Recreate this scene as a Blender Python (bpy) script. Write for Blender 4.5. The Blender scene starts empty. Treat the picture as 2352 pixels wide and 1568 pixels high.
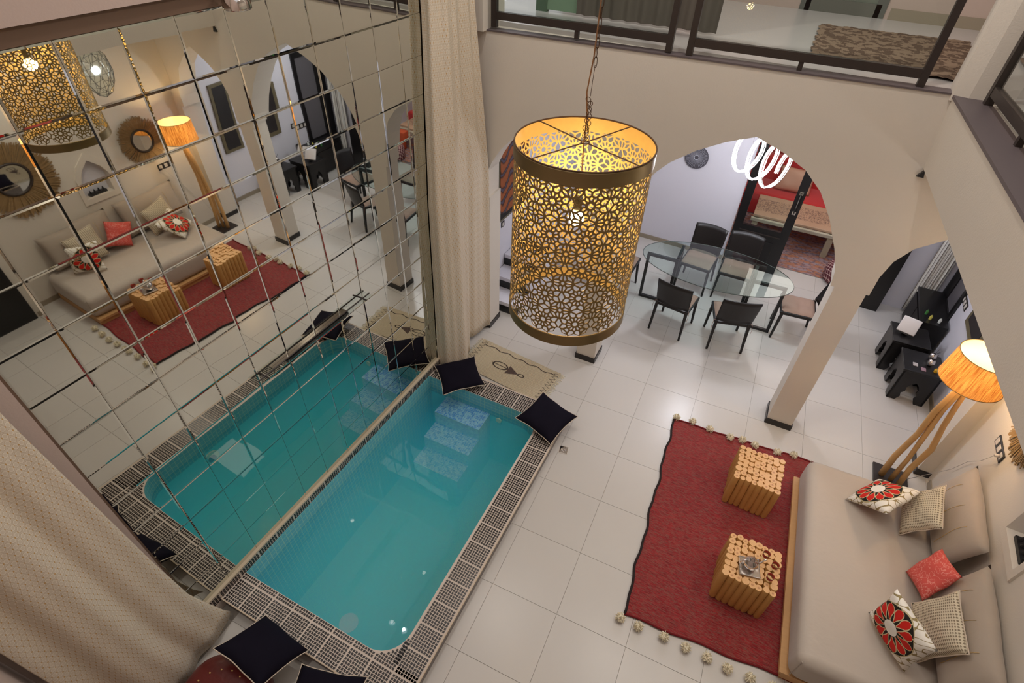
import bpy, bmesh, math, random
from mathutils import Vector, Matrix
from mathutils.geometry import tessellate_polygon
PI = math.pi
rnd = random.Random(7)
sc = bpy.context.scene
COL = sc.collection

# ------------------------------------------------------------------ camera, world, lights
cam_d = bpy.data.cameras.new('camera'); cam = bpy.data.objects.new('camera', cam_d); COL.objects.link(cam)
CR = [[0.879449, 0.475302, 0.025646], [0.333237, -0.576325, -0.746192], [-0.339887, 0.664784, -0.665236]]
M = Matrix.Identity(4)
for i in range(3):
    M[i][0] = CR[0][i]; M[i][1] = -CR[1][i]; M[i][2] = -CR[2][i]
M[0][3], M[1][3], M[2][3] = (2.96996, -1.29243, 4.7675)
cam.matrix_world = M
cam_d.sensor_width = 36.0; cam_d.lens = 1253.61 / 2352 * 36.0; cam_d.clip_start = 0.05; cam_d.clip_end = 100
sc.camera = cam
sc.view_settings.view_transform = 'Standard'; sc.view_settings.look = 'None'
sc.view_settings.gamma = 1.0; sc.view_settings.use_curve_mapping = False
sc.view_settings.exposure = 0.08
sc.cycles.volume_bounces = 6      # murky pool water needs several scattering bounces
w = bpy.data.worlds.new('world'); sc.world = w; w.use_nodes = True
w.node_tree.nodes['Background'].inputs[0].default_value = (0.86, 0.83, 0.84, 1)
w.node_tree.nodes['Background'].inputs[1].default_value = 0.88

def light(name, kind, loc, energy, color=(1, 1, 1), size=0.3, size_y=None, aim=None, spot=None, soft=None):
    d = bpy.data.lights.new(name, kind); d.energy = energy; d.color = color
    if kind == 'AREA':
        d.size = size
        if size_y: d.shape = 'RECTANGLE'; d.size_y = size_y
    else:
        d.shadow_soft_size = size
    if spot: d.spot_size = spot; d.spot_blend = 0.5
    o = bpy.data.objects.new(name, d); COL.objects.link(o); o.location = loc
    if aim is not None:
        o.rotation_euler = (Vector(aim) - Vector(loc)).to_track_quat('-Z', 'Y').to_euler()
    return o
WARM = (1.0, 0.80, 0.58); NEU = (1.0, 0.93, 0.84); COOL = (0.88, 0.90, 1.0)
for k, (x, y, e) in enumerate(((0.9, 2.6, 85), (3.0, 2.8, 90), (1.0, 0.6, 25), (3.2, 0.8, 25))):
    light('atrium_fill_light', 'POINT', (x, y, 6.3), e, NEU, 0.04)  # unseen lamps added to brighten the atrium, mostly its far floor
light('curtain_fill_light', 'SPOT', (1.3, -1.1, 6.2), 110, NEU, 0.04, aim=(0.15, -1.2, 1.9), spot=0.75)  # unseen lamp added to brighten the near curtain
light('dining_fill_light', 'AREA', (2.2, 5.3, 3.0), 12, COOL, 2.6, 1.6, aim=(2.2, 5.3, 0))  # unseen panel added to light the closed dining room
light('corridor_fill_light', 'AREA', (4.6, 5.4, 2.9), 15, COOL, 0.8, 1.4, aim=(4.6, 5.4, 0))  # unseen fill added to brighten the corridor floor
light('alcove_fill_light', 'AREA', (4.7, 1.6, 3.0), 20, NEU, 0.5, 2.6, aim=(4.6, 1.6, 0))  # added fill; the lantern is the alcove's only overhead lamp
light('red_room_light', 'AREA', (3.7, 8.2, 2.7), 26, NEU, 1.5, 1.5, aim=(3.7, 8.2, 0))
light('upper_room_light', 'AREA', (2.4, 5.0, 6.2), 22, NEU, 2.0, 1.5, aim=(2.4, 5.0, 3.6))

# ------------------------------------------------------------------ helpers
def lin(c):
    return tuple(((x/255)/12.92 if x/255 <= 0.04045 else ((x/255+0.055)/1.055)**2.4) for x in c)

class Ex:                       # small node-expression builder
    nt = None
    def __init__(s, sock): s.s = sock
    @staticmethod
    def m(op, *a, clamp=False):
        n = Ex.nt.nodes.new('ShaderNodeMath'); n.operation = op; n.use_clamp = clamp
        for i, x in enumerate(a):
            if isinstance(x, Ex): Ex.nt.links.new(x.s, n.inputs[i])
            else: n.inputs[i].default_value = x
        return Ex(n.outputs[0])
    def __add__(s, o): return Ex.m('ADD', s, o)
    __radd__ = __add__
    def __sub__(s, o): return Ex.m('SUBTRACT', s, o)
    def __rsub__(s, o): return Ex.m('SUBTRACT', o, s)
    def __mul__(s, o): return Ex.m('MULTIPLY', s, o)
    __rmul__ = __mul__
    def __truediv__(s, o): return Ex.m('DIVIDE', s, o)
    def __rtruediv__(s, o): return Ex.m('DIVIDE', o, s)
    def __lt__(s, o): return Ex.m('LESS_THAN', s, o)
    def __gt__(s, o): return Ex.m('GREATER_THAN', s, o)
def f1(op, a, *b):
    if op == 'SMOOTHSTEP': return Ex.m('MULTIPLY', a - b[0], 1.0/(b[1]-b[0]), clamp=True)
    return Ex.m(op, a, *b)
def E_abs(a): return Ex.m('ABSOLUTE', a)
def E_min(a, b): return Ex.m('MINIMUM', a, b)
def E_max(a, b): return Ex.m('MAXIMUM', a, b)
def E_tri(a, p): return Ex.m('PINGPONG', a, p)
def E_len(a, b): return Ex.m('SQRT', a*a + b*b)

def mat(name, col=(200, 200, 200), rough=0.6, metal=0.0, noise=0.0, nscale=8.0, bump=0.0, bscale=60.0, spec=0.5,
        coat=0.0, emit=None, estr=0.0, rand=0.0, sheen=0.0, trans=0.0, alpha=None, stretch=None):
    m = bpy.data.materials.new(name); m.use_nodes = True
    nt = m.node_tree; b = nt.nodes['Principled BSDF']
    c = lin(col)
    b.inputs['Base Color'].default_value = (*c, 1)
    b.inputs['Roughness'].default_value = rough; b.inputs['Metallic'].default_value = metal
    b.inputs['Specular IOR Level'].default_value = spec
    b.inputs['Coat Weight'].default_value = coat
    b.inputs['Sheen Weight'].default_value = sheen
    b.inputs['Transmission Weight'].default_value = trans
    if emit: b.inputs['Emission Color'].default_value = (*lin(emit), 1); b.inputs['Emission Strength'].default_value = estr
    tc = nt.nodes.new('ShaderNodeTexCoord'); src = tc.outputs['Object']
    if stretch:
        mp = nt.nodes.new('ShaderNodeMapping'); mp.inputs['Scale'].default_value = stretch
        nt.links.new(src, mp.inputs[0]); src = mp.outputs[0]
    if noise or rand:
        h = nt.nodes.new('ShaderNodeHueSaturation'); h.inputs['Color'].default_value = (*c, 1)
        Ex.nt = nt; v = None
        if noise:
            n = nt.nodes.new('ShaderNodeTexNoise'); n.inputs['Scale'].default_value = nscale; n.inputs['Detail'].default_value = 4
            nt.links.new(src, n.inputs['Vector']); v = (Ex(n.outputs['Fac']) - 0.5) * (2*noise) + 1.0
        if rand:
            oi = nt.nodes.new('ShaderNodeObjectInfo'); r = (Ex(oi.outputs['Random']) - 0.5) * (2*rand)
            v = v + r if v else r + 1.0
        nt.links.new(v.s, h.inputs['Value']); nt.links.new(h.outputs[0], b.inputs['Base Color'])
    if bump:
        n = nt.nodes.new('ShaderNodeTexNoise'); n.inputs['Scale'].default_value = bscale; n.inputs['Detail'].default_value = 3
        nt.links.new(src, n.inputs['Vector'])
        bp = nt.nodes.new('ShaderNodeBump'); bp.inputs['Strength'].default_value = bump; bp.inputs['Distance'].default_value = 0.01
        nt.links.new(n.outputs['Fac'], bp.inputs['Height']); nt.links.new(bp.outputs[0], b.inputs['Normal'])
    return m
def node_mat(name, rough=0.8, fn=None, coords='Object', spec=0.3, sheen=0.0):
    """fn(x,y,z,mix,noise) -> colour socket"""
    m = bpy.data.materials.new(name); m.use_nodes = True; nt = m.node_tree; b = nt.nodes['Principled BSDF']
    b.inputs['Roughness'].default_value = rough; b.inputs['Specular IOR Level'].default_value = spec
    b.inputs['Sheen Weight'].default_value = sheen
    Ex.nt = nt
    tc = nt.nodes.new('ShaderNodeTexCoord'); sp = nt.nodes.new('ShaderNodeSeparateXYZ')
    nt.links.new(tc.outputs[coords], sp.inputs[0])
    def rgb(c):
        n = nt.nodes.new('ShaderNodeRGB'); n.outputs[0].default_value = (*lin(c), 1); return n.outputs[0]
    def mix(a, c2, fac):
        n = nt.nodes.new('ShaderNodeMix'); n.data_type = 'RGBA'
        nt.links.new(rgb(a) if isinstance(a, tuple) else a, n.inputs['A'])
        nt.links.new(rgb(c2) if isinstance(c2, tuple) else c2, n.inputs['B'])
        nt.links.new(fac.s, n.inputs['Factor']); return n.outputs['Result']
    def noise(scale, sx=1, sy=1, sz=1, detail=3):
        mp = nt.nodes.new('ShaderNodeMapping'); mp.inputs['Scale'].default_value = (sx, sy, sz)
        nt.links.new(tc.outputs[coords], mp.inputs[0])
        n = nt.nodes.new('ShaderNodeTexNoise'); n.inputs['Scale'].default_value = scale; n.inputs['Detail'].default_value = detail
        nt.links.new(mp.outputs[0], n.inputs['Vector']); return Ex(n.outputs['Fac'])
    def bump(h, strength=0.3, dist=0.005):
        bp = nt.nodes.new('ShaderNodeBump'); bp.inputs['Strength'].default_value = strength; bp.inputs['Distance'].default_value = dist
        nt.links.new(h.s, bp.inputs['Height']); nt.links.new(bp.outputs[0], b.inputs['Normal'])
    out = fn(Ex(sp.outputs[0]), Ex(sp.outputs[1]), Ex(sp.outputs[2]), mix, noise, bump)
    nt.links.new(out, b.inputs['Base Color'])
    return m

class MB:
    def __init__(s): s.v = []; s.f = []; s.mi = []; s.uv = []; s.T = Matrix.Identity(4)
    def add(s, vs, fs, mi=0, uvs=None):
        o = len(s.v); s.v += [tuple(s.T @ Vector(v)) for v in vs]
        for k, f in enumerate(fs):
            s.f.append([i + o for i in f]); s.mi.append(mi); s.uv.append([uvs[i] for i in f] if uvs else None)
        return s
    def box(s, a, b, mi=0):
        x0, y0, z0 = a; x1, y1, z1 = b
        return s.add([(x0,y0,z0),(x1,y0,z0),(x1,y1,z0),(x0,y1,z0),(x0,y0,z1),(x1,y0,z1),(x1,y1,z1),(x0,y1,z1)],
              [(0,3,2,1),(4,5,6,7),(0,1,5,4),(1,2,6,5),(2,3,7,6),(3,0,4,7)], mi)
    def rbox(s, a, b, r, seg=3, mi=0):
        bm = bmesh.new(); bmesh.ops.create_cube(bm, size=1)
        for v in bm.verts:
            v.co = Vector([a[i] + (b[i]-a[i])*(v.co[i]+0.5) for i in range(3)])
        bmesh.ops.bevel(bm, geom=bm.edges[:], offset=r, segments=seg, profile=0.5, affect='EDGES')
        bm.verts.index_update()
        s.add([tuple(v.co) for v in bm.verts], [[v.index for v in f.verts] for f in bm.faces], mi); bm.free(); return s
    def prism(s, poly, z0, z1, mi=0, top=None):
        n = len(poly)
        vs = [(x, y, z0) for x, y in poly] + [(x, y, z1) for x, y in poly]
        fs = [tuple(range(n-1, -1, -1)), tuple(range(n, 2*n))] + [(i, (i+1) % n, n+(i+1) % n, n+i) for i in range(n)]
        return s.add(vs, fs, mi)
    def cyl(s, p0, p1, r0, r1=None, n=12, mi=0, capmi=None, cap=True):
        r1 = r0 if r1 is None else r1; p0 = Vector(p0); p1 = Vector(p1); d = (p1-p0).normalized()
        a = d.orthogonal().normalized(); b = d.cross(a); vs = []
        for p, r in ((p0, r0), (p1, r1)):
            for k in range(n):
                t = 2*PI*k/n; vs.append(tuple(p + a*math.cos(t)*r + b*math.sin(t)*r))
        s.add(vs, [(k, (k+1) % n, n+(k+1) % n, n+k) for k in range(n)], mi)
        if cap: s.add(vs, [tuple(range(n-1, -1, -1)), tuple(range(n, 2*n))], mi if capmi is None else capmi)
        return s
    def tube(s, pts, r, n=8, closed=False, mi=0, cap=True):
        pts = [Vector(p) for p in pts]; m = len(pts); rs = r if isinstance(r, (list, tuple)) else [r]*m
        vs = []; prev = None
        for i, p in enumerate(pts):
            if closed: t = pts[(i+1) % m] - pts[i-1]
            else: t = pts[min(i+1, m-1)] - pts[max(i-1, 0)]
            t = t.normalized() if t.length > 1e-9 else Vector((0, 0, 1))
            if prev is None: a = t.orthogonal().normalized()
            else:
                a = prev - t*prev.dot(t); a = a.normalized() if a.length > 1e-6 else t.orthogonal().normalized()
            prev = a; b = t.cross(a)
            for k in range(n):
                q = 2*PI*k/n; vs.append(tuple(p + (a*math.cos(q) + b*math.sin(q))*rs[i]))
        fs = []; rng = m if closed else m-1
        for i in range(rng):
            j = (i+1) % m
            for k in range(n): fs.append((i*n+k, i*n+(k+1) % n, j*n+(k+1) % n, j*n+k))
        if not closed and cap: fs += [tuple(range(n-1, -1, -1)), tuple(range((m-1)*n, m*n))]
        return s.add(vs, fs, mi)
    def lathe(s, prof, n=24, c=(0, 0), mi=0):
        vs = []; fs = []
        for r, z in prof:
            for k in range(n):
                t = 2*PI*k/n; vs.append((c[0]+r*math.cos(t), c[1]+r*math.sin(t), z))
        for i in range(len(prof)-1):
            for k in range(n): fs.append((i*n+k, i*n+(k+1) % n, (i+1)*n+(k+1) % n, (i+1)*n+k))
        return s.add(vs, fs, mi)
    def sphere(s, c, r, n=12, mi=0, sq=(1, 1, 1)):
        vs = []; fs = []; m = n//2
        for i in range(m+1):
            p = PI*i/m
            for k in range(n):
                t = 2*PI*k/n
                vs.append((c[0]+r*sq[0]*math.sin(p)*math.cos(t), c[1]+r*sq[1]*math.sin(p)*math.sin(t), c[2]+r*sq[2]*math.cos(p)))
        for i in range(m):
            for k in range(n): fs.append((i*n+k, (i+1)*n+k, (i+1)*n+(k+1) % n, i*n+(k+1) % n))
        return s.add(vs, fs, mi)
    def grid(s, fn, nu, nv, mi=0, uv=None):
        vs = []; uvs = []
        for i in range(nu+1):
            for j in range(nv+1):
                a, b = i/nu, j/nv; vs.append(tuple(fn(a, b))); uvs.append(uv(a, b) if uv else (a, b))
        fs = [(i*(nv+1)+j, (i+1)*(nv+1)+j, (i+1)*(nv+1)+j+1, i*(nv+1)+j+1) for i in range(nu) for j in range(nv)]
        return s.add(vs, fs, mi, uvs)
    def slab(s, loops, d0, d1, to3, mi=0):
        """polygon with holes (2-D loops) extruded between depths d0,d1; to3(u,v,d)"""
        flat = [p for L in loops for p in L]
        tris = tessellate_polygon([[Vector((p[0], p[1], 0)) for p in L] for L in loops])
        n = len(flat)
        vs = [to3(u, v, d0) for u, v in flat] + [to3(u, v, d1) for u, v in flat]
        fs = [tuple(t) for t in tris] + [tuple(i+n for i in reversed(t)) for t in tris]
        k = 0
        for L in loops:
            m = len(L)
            for i in range(m): a = k+i; b = k+(i+1) % m; fs.append((a, b, b+n, a+n))
            k += m
        return s.add(vs, fs, mi)
    def build(s, name, mats, parent=None, smooth=False, loc=None, recalc=True):
        me = bpy.data.meshes.new(name); me.from_pydata(s.v, [], s.f)
        mats = mats if isinstance(mats, (list, tuple)) else [mats]
        for m_ in mats: me.materials.append(m_)
        me.polygons.foreach_set('material_index', s.mi)
        if any(u is not None for u in s.uv):
            ul = me.uv_layers.new(name='UVMap'); k = 0
            for u, f in zip(s.uv, s.f):
                for i in range(len(f)):
                    if u: ul.data[k].uv = u[i]
                    k += 1
        if recalc:
            bm = bmesh.new(); bm.from_mesh(me); bmesh.ops.recalc_face_normals(bm, faces=bm.faces); bm.to_mesh(me); bm.free()
        if smooth is True: me.polygons.foreach_set('use_smooth', [True]*len(me.polygons))
        elif smooth:
            me.polygons.foreach_set('use_smooth', [True]*len(me.polygons)); me.set_sharp_from_angle(angle=smooth)
        me.update()
        o = bpy.data.objects.new(name, me); COL.objects.link(o)
        if parent is not None: o.parent = parent
        if loc: o.location = loc
        return o
def tag(o, label=None, cat=None, group=None, kind=None):
    if label: o['label'] = label
    if cat: o['category'] = cat
    if group: o['group'] = group
    if kind: o['kind'] = kind
    return o
def thing(name, label, cat, loc=(0, 0, 0), rz=0.0, group=None, rot=None):
    o = bpy.data.objects.new(name, None); COL.objects.link(o); o.location = loc
    o.rotation_euler = rot if rot else (0, 0, rz); o.empty_display_size = 0.1
    return tag(o, label, cat, group)
def copy_obj(o, parent=None):
    c = o.copy(); COL.objects.link(c)
    if parent is not None: c.parent = parent
    for k in list(c.keys()):
        if parent is not None and k in ('label',): del c[k]
    return c
def copy_tree(o, parent=None):
    kids = [k for k in o.children]
    c = o.copy(); COL.objects.link(c)
    if parent is not None: c.parent = parent
    for k in kids: copy_tree(k, c)
    return c
def struct(o): o['kind'] = 'structure'; return o
A40 = math.radians(40)

# ------------------------------------------------------------------ materials
m_wall = mat('plaster', (212, 203, 191), 0.75, noise=0.03, nscale=1.5, bump=0.12, bscale=90)
m_wallw = mat('white_plaster', (216, 214, 222), 0.7, bump=0.08, bscale=90)
m_wallp = mat('pinkish_plaster', (190, 170, 160), 0.75, bump=0.1, bscale=90)
m_ceil = mat('ceiling_paint', (205, 198, 190), 0.8)
m_tile = mat('floor_tile', (200, 195, 189), 0.28, noise=0.02, nscale=3, rand=0.015, spec=0.45)
m_grout = mat('floor_grout', (150, 142, 132), 0.8)
m_black = mat('black_paint', (22, 20, 21), 0.35)
m_base = mat('black_baseboard', (34, 29, 28), 0.35)
m_basei = mat('beige_baseboard', (150, 138, 120), 0.6)
m_dark = mat('dark_metal_frame', (58, 50, 47), 0.4, metal=0.3)
m_ledge = mat('dark_stone_ledge', (92, 82, 84), 0.5)
m_brown = mat('brown_trim', (105, 82, 66), 0.5)
m_chrome = mat('chrome', (215, 210, 205), 0.12, metal=1.0)
m_mirror = mat('mirror_glass', (214, 215, 206), 0.015, metal=1.0)
m_mirror2 = mat('round_mirror_glass', (215, 215, 215), 0.02, metal=1.0)
m_mgap = mat('mirror_backing', (120, 108, 92), 0.5)
m_mosgrout = mat('mosaic_grout', (214, 200, 188), 0.6)
m_chip = mat('mosaic_chip', (42, 37, 36), 0.22, noise=0.3, nscale=40, spec=0.5)
m_beigeledge = mat('beige_ledge', (196, 180, 156), 0.5)
m_side = mat('pool_side', (128, 120, 116), 0.5)
m_gold = mat('aged_brass', (150, 128, 82), 0.45, metal=0.7, noise=0.12, nscale=30)
m_goldlit = mat('lit_brass_inside', (228, 196, 122), 0.5, metal=0.25, noise=0.1, nscale=30)  # bulb glow put into the colour, brighter than the outer brass
m_goldband = mat('brass_band', (142, 124, 88), 0.4, metal=0.9, noise=0.05, nscale=20)
m_rust = mat('rusty_iron', (86, 62, 42), 0.6, metal=0.6)
m_wire = mat('cord', (150, 112, 78), 0.6)
m_bulb = mat('bulb', (255, 235, 190), 0.3, emit=(255, 214, 140), estr=60)
m_cloth = mat('sofa_fabric', (184, 172, 160), 0.9, noise=0.03, nscale=6, bump=0.25, bscale=14, sheen=0.2)
m_cush = mat('beige_cushion_fabric', (168, 154, 140), 0.85, noise=0.04, nscale=8, bump=0.3, bscale=10, sheen=0.2)
m_ply = mat('plywood', (206, 160, 108), 0.55, noise=0.08, nscale=4, stretch=(1, 12, 12))
m_navy = mat('navy_velvet', (17, 13, 27), 0.85, spec=0.15, noise=0.15, nscale=12)
m_pipe = mat('cream_piping', (206, 190, 172), 0.7)
m_leather = mat('red_leather', (98, 32, 30), 0.32, noise=0.15, nscale=5, bump=0.3, bscale=25)
m_goldthread = mat('gold_thread', (214, 178, 110), 0.4, metal=0.3)
m_chair = mat('black_plastic', (20, 16, 16), 0.45)
m_seat = mat('tan_seat_pad', (156, 128, 112), 0.85, bump=0.2, bscale=80)
m_stick = mat('driftwood', (204, 160, 102), 0.6, noise=0.18, nscale=9, bump=0.3, bscale=30, stretch=(1, 1, 0.3))
m_straw = mat('straw', (140, 112, 74), 0.8, noise=0.3, nscale=40)
m_pom = mat('wool_pompom', (236, 226, 200), 0.95, noise=0.15, nscale=40, bump=0.8, bscale=120)
m_silver = mat('silver', (214, 208, 204), 0.2, metal=1.0)
m_white = mat('white_paint', (222, 216, 212), 0.5)
m_socket = mat('switch_white', (206, 198, 190), 0.4)
m_tea = mat('red_tea_rim', (160, 44, 36), 0.3)
m_log = node_mat('log_bark', 0.5, lambda x, y, z, mix, noise, bump: mix((178, 128, 68), (222, 174, 106), noise(7, 1, 1, 0.35)))
def n_rand():
    return Ex(Ex.nt.nodes.new('ShaderNodeObjectInfo').outputs['Random'])
def log_end(x, y, z, mix, noise, bump):
    r = E_len(x, y); k = E_tri(r + noise(30)*0.004, 0.006) / 0.006
    c = mix((226, 182, 132), (210, 150, 98), k*0.35)
    return mix(c, (158, 84, 56), (r < 0.010)*0.45*(n_rand() > 0.6))
m_logend = node_mat('log_end', 0.3, log_end)

def rings(x, y, z, mix, noise, bump):      # curtain: UV in metres, rings with dots between
    p = 0.040
    yy = y / p; row = f1('FLOOR', yy); xx = x / p + f1('MODULO', E_abs(row), 2.0)*0.5
    fx = f1('FRACT', xx) - 0.5; fy = f1('FRACT', yy) - 0.5
    d = E_len(fx, fy)
    ring = (E_abs(d - 0.36) < 0.07)
    dx = f1('FRACT', xx + 0.5) - 0.5; dot = (E_len(dx, fy) < 0.125)
    base = mix((216, 204, 186), (202, 188, 166), noise(2.5))
    c = mix(base, (222, 212, 196), ring*0.9); c = mix(c, (168, 142, 110), (E_abs(d - 0.45) < 0.03)*0.6)
    bump(ring, 0.25, 0.004)
    return mix(c, (190, 148, 84), dot*0.85)
m_curt = node_mat('ring_patterned_curtain', 0.75, rings, coords='UV')
def stripes(x, y, z, mix, noise, bump):
    return mix((226, 222, 214), (140, 132, 124), (f1('FRACT', x*9.0) < 0.25)*1.0)
m_stripe = node_mat('striped_curtain_cloth', 0.8, stripes, coords='UV')

def flower(x, y, z, mix, noise, bump):
    cx = x / 0.2; cy = (y - 0.025) / 0.2
    r = E_len(cx, cy); th = f1('ARCTAN2', cy, cx)
    a = E_abs(f1('FRACT', th*(12/(2*PI)) + 20.0) - 0.5)*2.0
    t = E_max((r - 0.62)/0.24, 0.0)
    w = E_min((r - 0.27)/0.34, f1('SQRT', E_max(1.0 - t*t, 0.0)))*0.86
    c = mix((238, 232, 222), (150, 132, 92), (E_abs(f1('SINE', cx*8 + f1('SINE', cy*7)*1.6)*f1('SINE', cy*8 + f1('SINE', cx*7)*1.6)) < 0.10)*1.0)
    c = mix(c, (196, 182, 142), (r < 0.93)*1.0); c = mix(c, (34, 28, 24), (r > 0.24)*(r < 0.90))
    c = mix(c, (206, 190, 148), (a < w + 0.17/E_max(r*1.6, 0.3)*0.9)*(r > 0.30)*(r < 0.90))
    c = mix(c, (204, 36, 28), (a < w - 0.04)*(r > 0.30))
    return mix(c, (240, 236, 226), (r < 0.28)*1.0)
m_flower = node_mat('flower_print', 0.75, flower)
def weave(x, y, z, mix, noise, bump):
    a = f1('SINE', (x + y*0.7)*2*PI/0.030)*f1('SINE', (x - y*0.7)*2*PI/0.030)
    bump(a, 0.3, 0.004)
    return mix((212, 200, 176), (138, 124, 104), (a > 0.25)*1.0)
m_weave = node_mat('lattice_woven_cloth', 0.85, weave)
def paisley(x, y, z, mix, noise, bump):
    n = noise(26); return mix((210, 88, 80), (228, 150, 140), (E_abs(n - 0.5) < 0.022)*0.8)
m_coral = node_mat('coral_damask', 0.7, paisley)
def redrug(x, y, z, mix, noise, bump):
    n = noise(9, 1.2, 16, 1, 5); n2 = noise(60, 0.5, 6, 1, 2)
    c = mix((112, 22, 28), (156, 44, 46), f1('SMOOTHSTEP', n, 0.35, 0.65))
    c = mix(c, (126, 92, 82), f1('SMOOTHSTEP', n2, 0.48, 0.62)*0.75)
    e = f1('MAXIMUM', (x < -0.645)*1.0, 0.0)
    bump(n2, 0.5, 0.004)
    return mix(c, (40, 26, 26), e*0.9)
m_redrug = node_mat('red_wool_weave', 0.95, redrug, sheen=0.2)
def smallrug(x, y, z, mix, noise, bump):
    rib = f1('SINE', x*2*PI/0.014)
    c = mix((206, 192, 164), (172, 154, 126), (rib > 0.3)*0.7)
    bump(rib + noise(150)*0.6, 0.5, 0.006)
    dk = (66, 56, 50)
    zz = E_tri(y + 1.0, 0.028) / 0.028
    ends = (E_abs(E_abs(x) - 0.53 - (zz - 0.5)*0.07) < 0.0075)*(E_abs(y) < 0.25)
    wav = E_abs(y - 0.205 - f1('SINE', x*30.0)*0.012) < 0.0065
    c = mix(c, dk, ends); c = mix(c, dk, wav*(E_abs(x) < 0.52))
    X = x + 0.02
    tri = (X > 0.0)*(X < 0.15)*(E_abs(y + 0.03) < 0.075*(1.0 - X/0.16))
    c = mix(c, (92, 76, 70), tri)
    el = E_len((x + 0.13)/0.10, (y + 0.02)/0.055)
    c = mix(c, dk, (E_abs(el - 1.0) < 0.11)*1.0)
    c = mix(c, dk, (E_abs(y + 0.02) < 0.005)*(x < -0.02)*(x > -0.25))
    el2 = E_len((x - 0.175)/0.04, (y + 0.03)/0.022)
    return mix(c, dk, (E_abs(el2 - 1.0) < 0.22)*1.0)
m_smallrug = node_mat('cream_wool_weave', 0.95, smallrug)
def shag(x, y, z, mix, noise, bump):
    n = noise(70, 1, 1, 1, 4); n2 = noise(14)
    return mix(mix((112, 92, 76), (60, 40, 30), n), (150, 128, 108), (n2 > 0.5)*0.6)
m_shag = node_mat('shaggy_rug_wool', 0.95, shag)
def kilim(x, y, z, mix, noise, bump):
    n = noise(5, 1, 3); n2 = noise(22)
    c = mix((168, 112, 84), (150, 132, 138), f1('SMOOTHSTEP', n, 0.42, 0.58)); return mix(c, (96, 82, 96), f1('SMOOTHSTEP', n2, 0.5, 0.62)*0.7)
m_kilim = node_mat('faded_oriental_rug', 0.9, kilim)
def lattice(x, y, z, mix, noise, bump):
    a = E_abs(f1('SINE', (x + y + z)*45))*E_abs(f1('SINE', (x - y + z*0.4)*45))
    return mix((96, 46, 54), (206, 178, 172), (a < 0.16)*1.0)
m_lattice = node_mat('maroon_lattice_cloth', 0.85, lattice)
def carved(x, y, z, mix, noise, bump):
    return mix((184, 152, 126), (118, 94, 84), (E_abs(noise(24) - 0.5) < 0.035)*(E_abs(y) < 0.24)*(E_abs(x) < 1.0))
m_carved = node_mat('carved_wood_top', 0.4, carved)
def canvas(x, y, z, mix, noise, bump):
    k = f1('SINE', (z*34 + f1('SINE', y*14)*2.5 + noise(6)*5)); body = (z + f1('SINE', y*6)*0.06 > 1.25)
    c = mix((150, 82, 40), (70, 40, 30), f1('SMOOTHSTEP', k, -0.2, 0.5)); c = mix(c, (84, 88, 112), (k > 0.85)*0.6)
    return mix((30, 26, 24), c, body)
m_canvas = node_mat('painted_canvas', 0.6, canvas)
def pooltile(x, y, z, mix, noise, bump):
    p = 0.05
    u = f1('MAXIMUM', 0.0, 0.0)
    gx = E_abs(f1('FRACT', (x + y)/p) - 0.5) > 0.44; gz = E_abs(f1('FRACT', z/p) - 0.5) > 0.44
    c = mix((120, 196, 206), (96, 176, 198), noise(14))
    return mix(c, (176, 214, 196), E_max(gx, gz)*0.75)
m_pooltile = node_mat('pool_wall_tiles', 0.35, pooltile)
def steptile(x, y, z, mix, noise, bump):
    p = 0.025
    g = E_max(E_abs(f1('FRACT', x/p) - 0.5) > 0.42, E_abs(f1('FRACT', y/p) - 0.5) > 0.42)
    n = noise(38, 1, 1, 1, 2)
    c = mix((132, 186, 220), (74, 132, 208), f1('SMOOTHSTEP', n, 0.46, 0.56)); return mix(c, (190, 220, 196), g*0.5)
m_step = node_mat('pool_step_tiles', 0.35, steptile)
m_poolfloor = mat('pool_floor_paint', (120, 222, 232), 0.5)
m_reliefcover = mat('pool_fitting_plastic', (196, 214, 190), 0.5)

def glassy(name, tint, rough=0.0, refl=1.0, ior=1.45):
    m = bpy.data.materials.new(name); m.use_nodes = True; nt = m.node_tree; nt.nodes.clear()
    out = nt.nodes.new('ShaderNodeOutputMaterial'); mx = nt.nodes.new('ShaderNodeMixShader')
    tr = nt.nodes.new('ShaderNodeBsdfTransparent'); gl = nt.nodes.new('ShaderNodeBsdfGlossy'); fr = nt.nodes.new('ShaderNodeFresnel')
    fr.inputs['IOR'].default_value = ior; tr.inputs[0].default_value = (*tint, 1); gl.inputs['Roughness'].default_value = rough
    Ex.nt = nt; geo = nt.nodes.new('ShaderNodeNewGeometry'); k = Ex(fr.outputs[0])*refl*(1.0 - Ex(geo.outputs['Backfacing']))
    nt.links.new(k.s, mx.inputs[0]); nt.links.new(tr.outputs[0], mx.inputs[1]); nt.links.new(gl.outputs[0], mx.inputs[2])
    nt.links.new(mx.outputs[0], out.inputs['Surface'])
    return m, nt, out, gl, fr
m_glass = glassy('clear_glass', (0.93, 0.97, 0.96))[0]
m_tableglass = glassy('table_glass', (0.86, 0.94, 0.93), ior=1.6)[0]
m_water, nt, out, gl, fr = glassy('pool_water', (0.94, 0.99, 1.0), ior=1.33, rough=0.01)
va = nt.nodes.new('ShaderNodeVolumeAbsorption'); va.inputs['Color'].default_value = (0.05, 0.80, 0.96, 1); va.inputs['Density'].default_value = 0.25
vsn = nt.nodes.new('ShaderNodeVolumeScatter'); vsn.inputs['Color'].default_value = (0.05, 0.62, 0.935, 1); vsn.inputs['Density'].default_value = 2.6
ad = nt.nodes.new('ShaderNodeAddShader'); nt.links.new(va.outputs[0], ad.inputs[0]); nt.links.new(vsn.outputs[0], ad.inputs[1])
nt.links.new(ad.outputs[0], out.inputs['Volume'])
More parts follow.
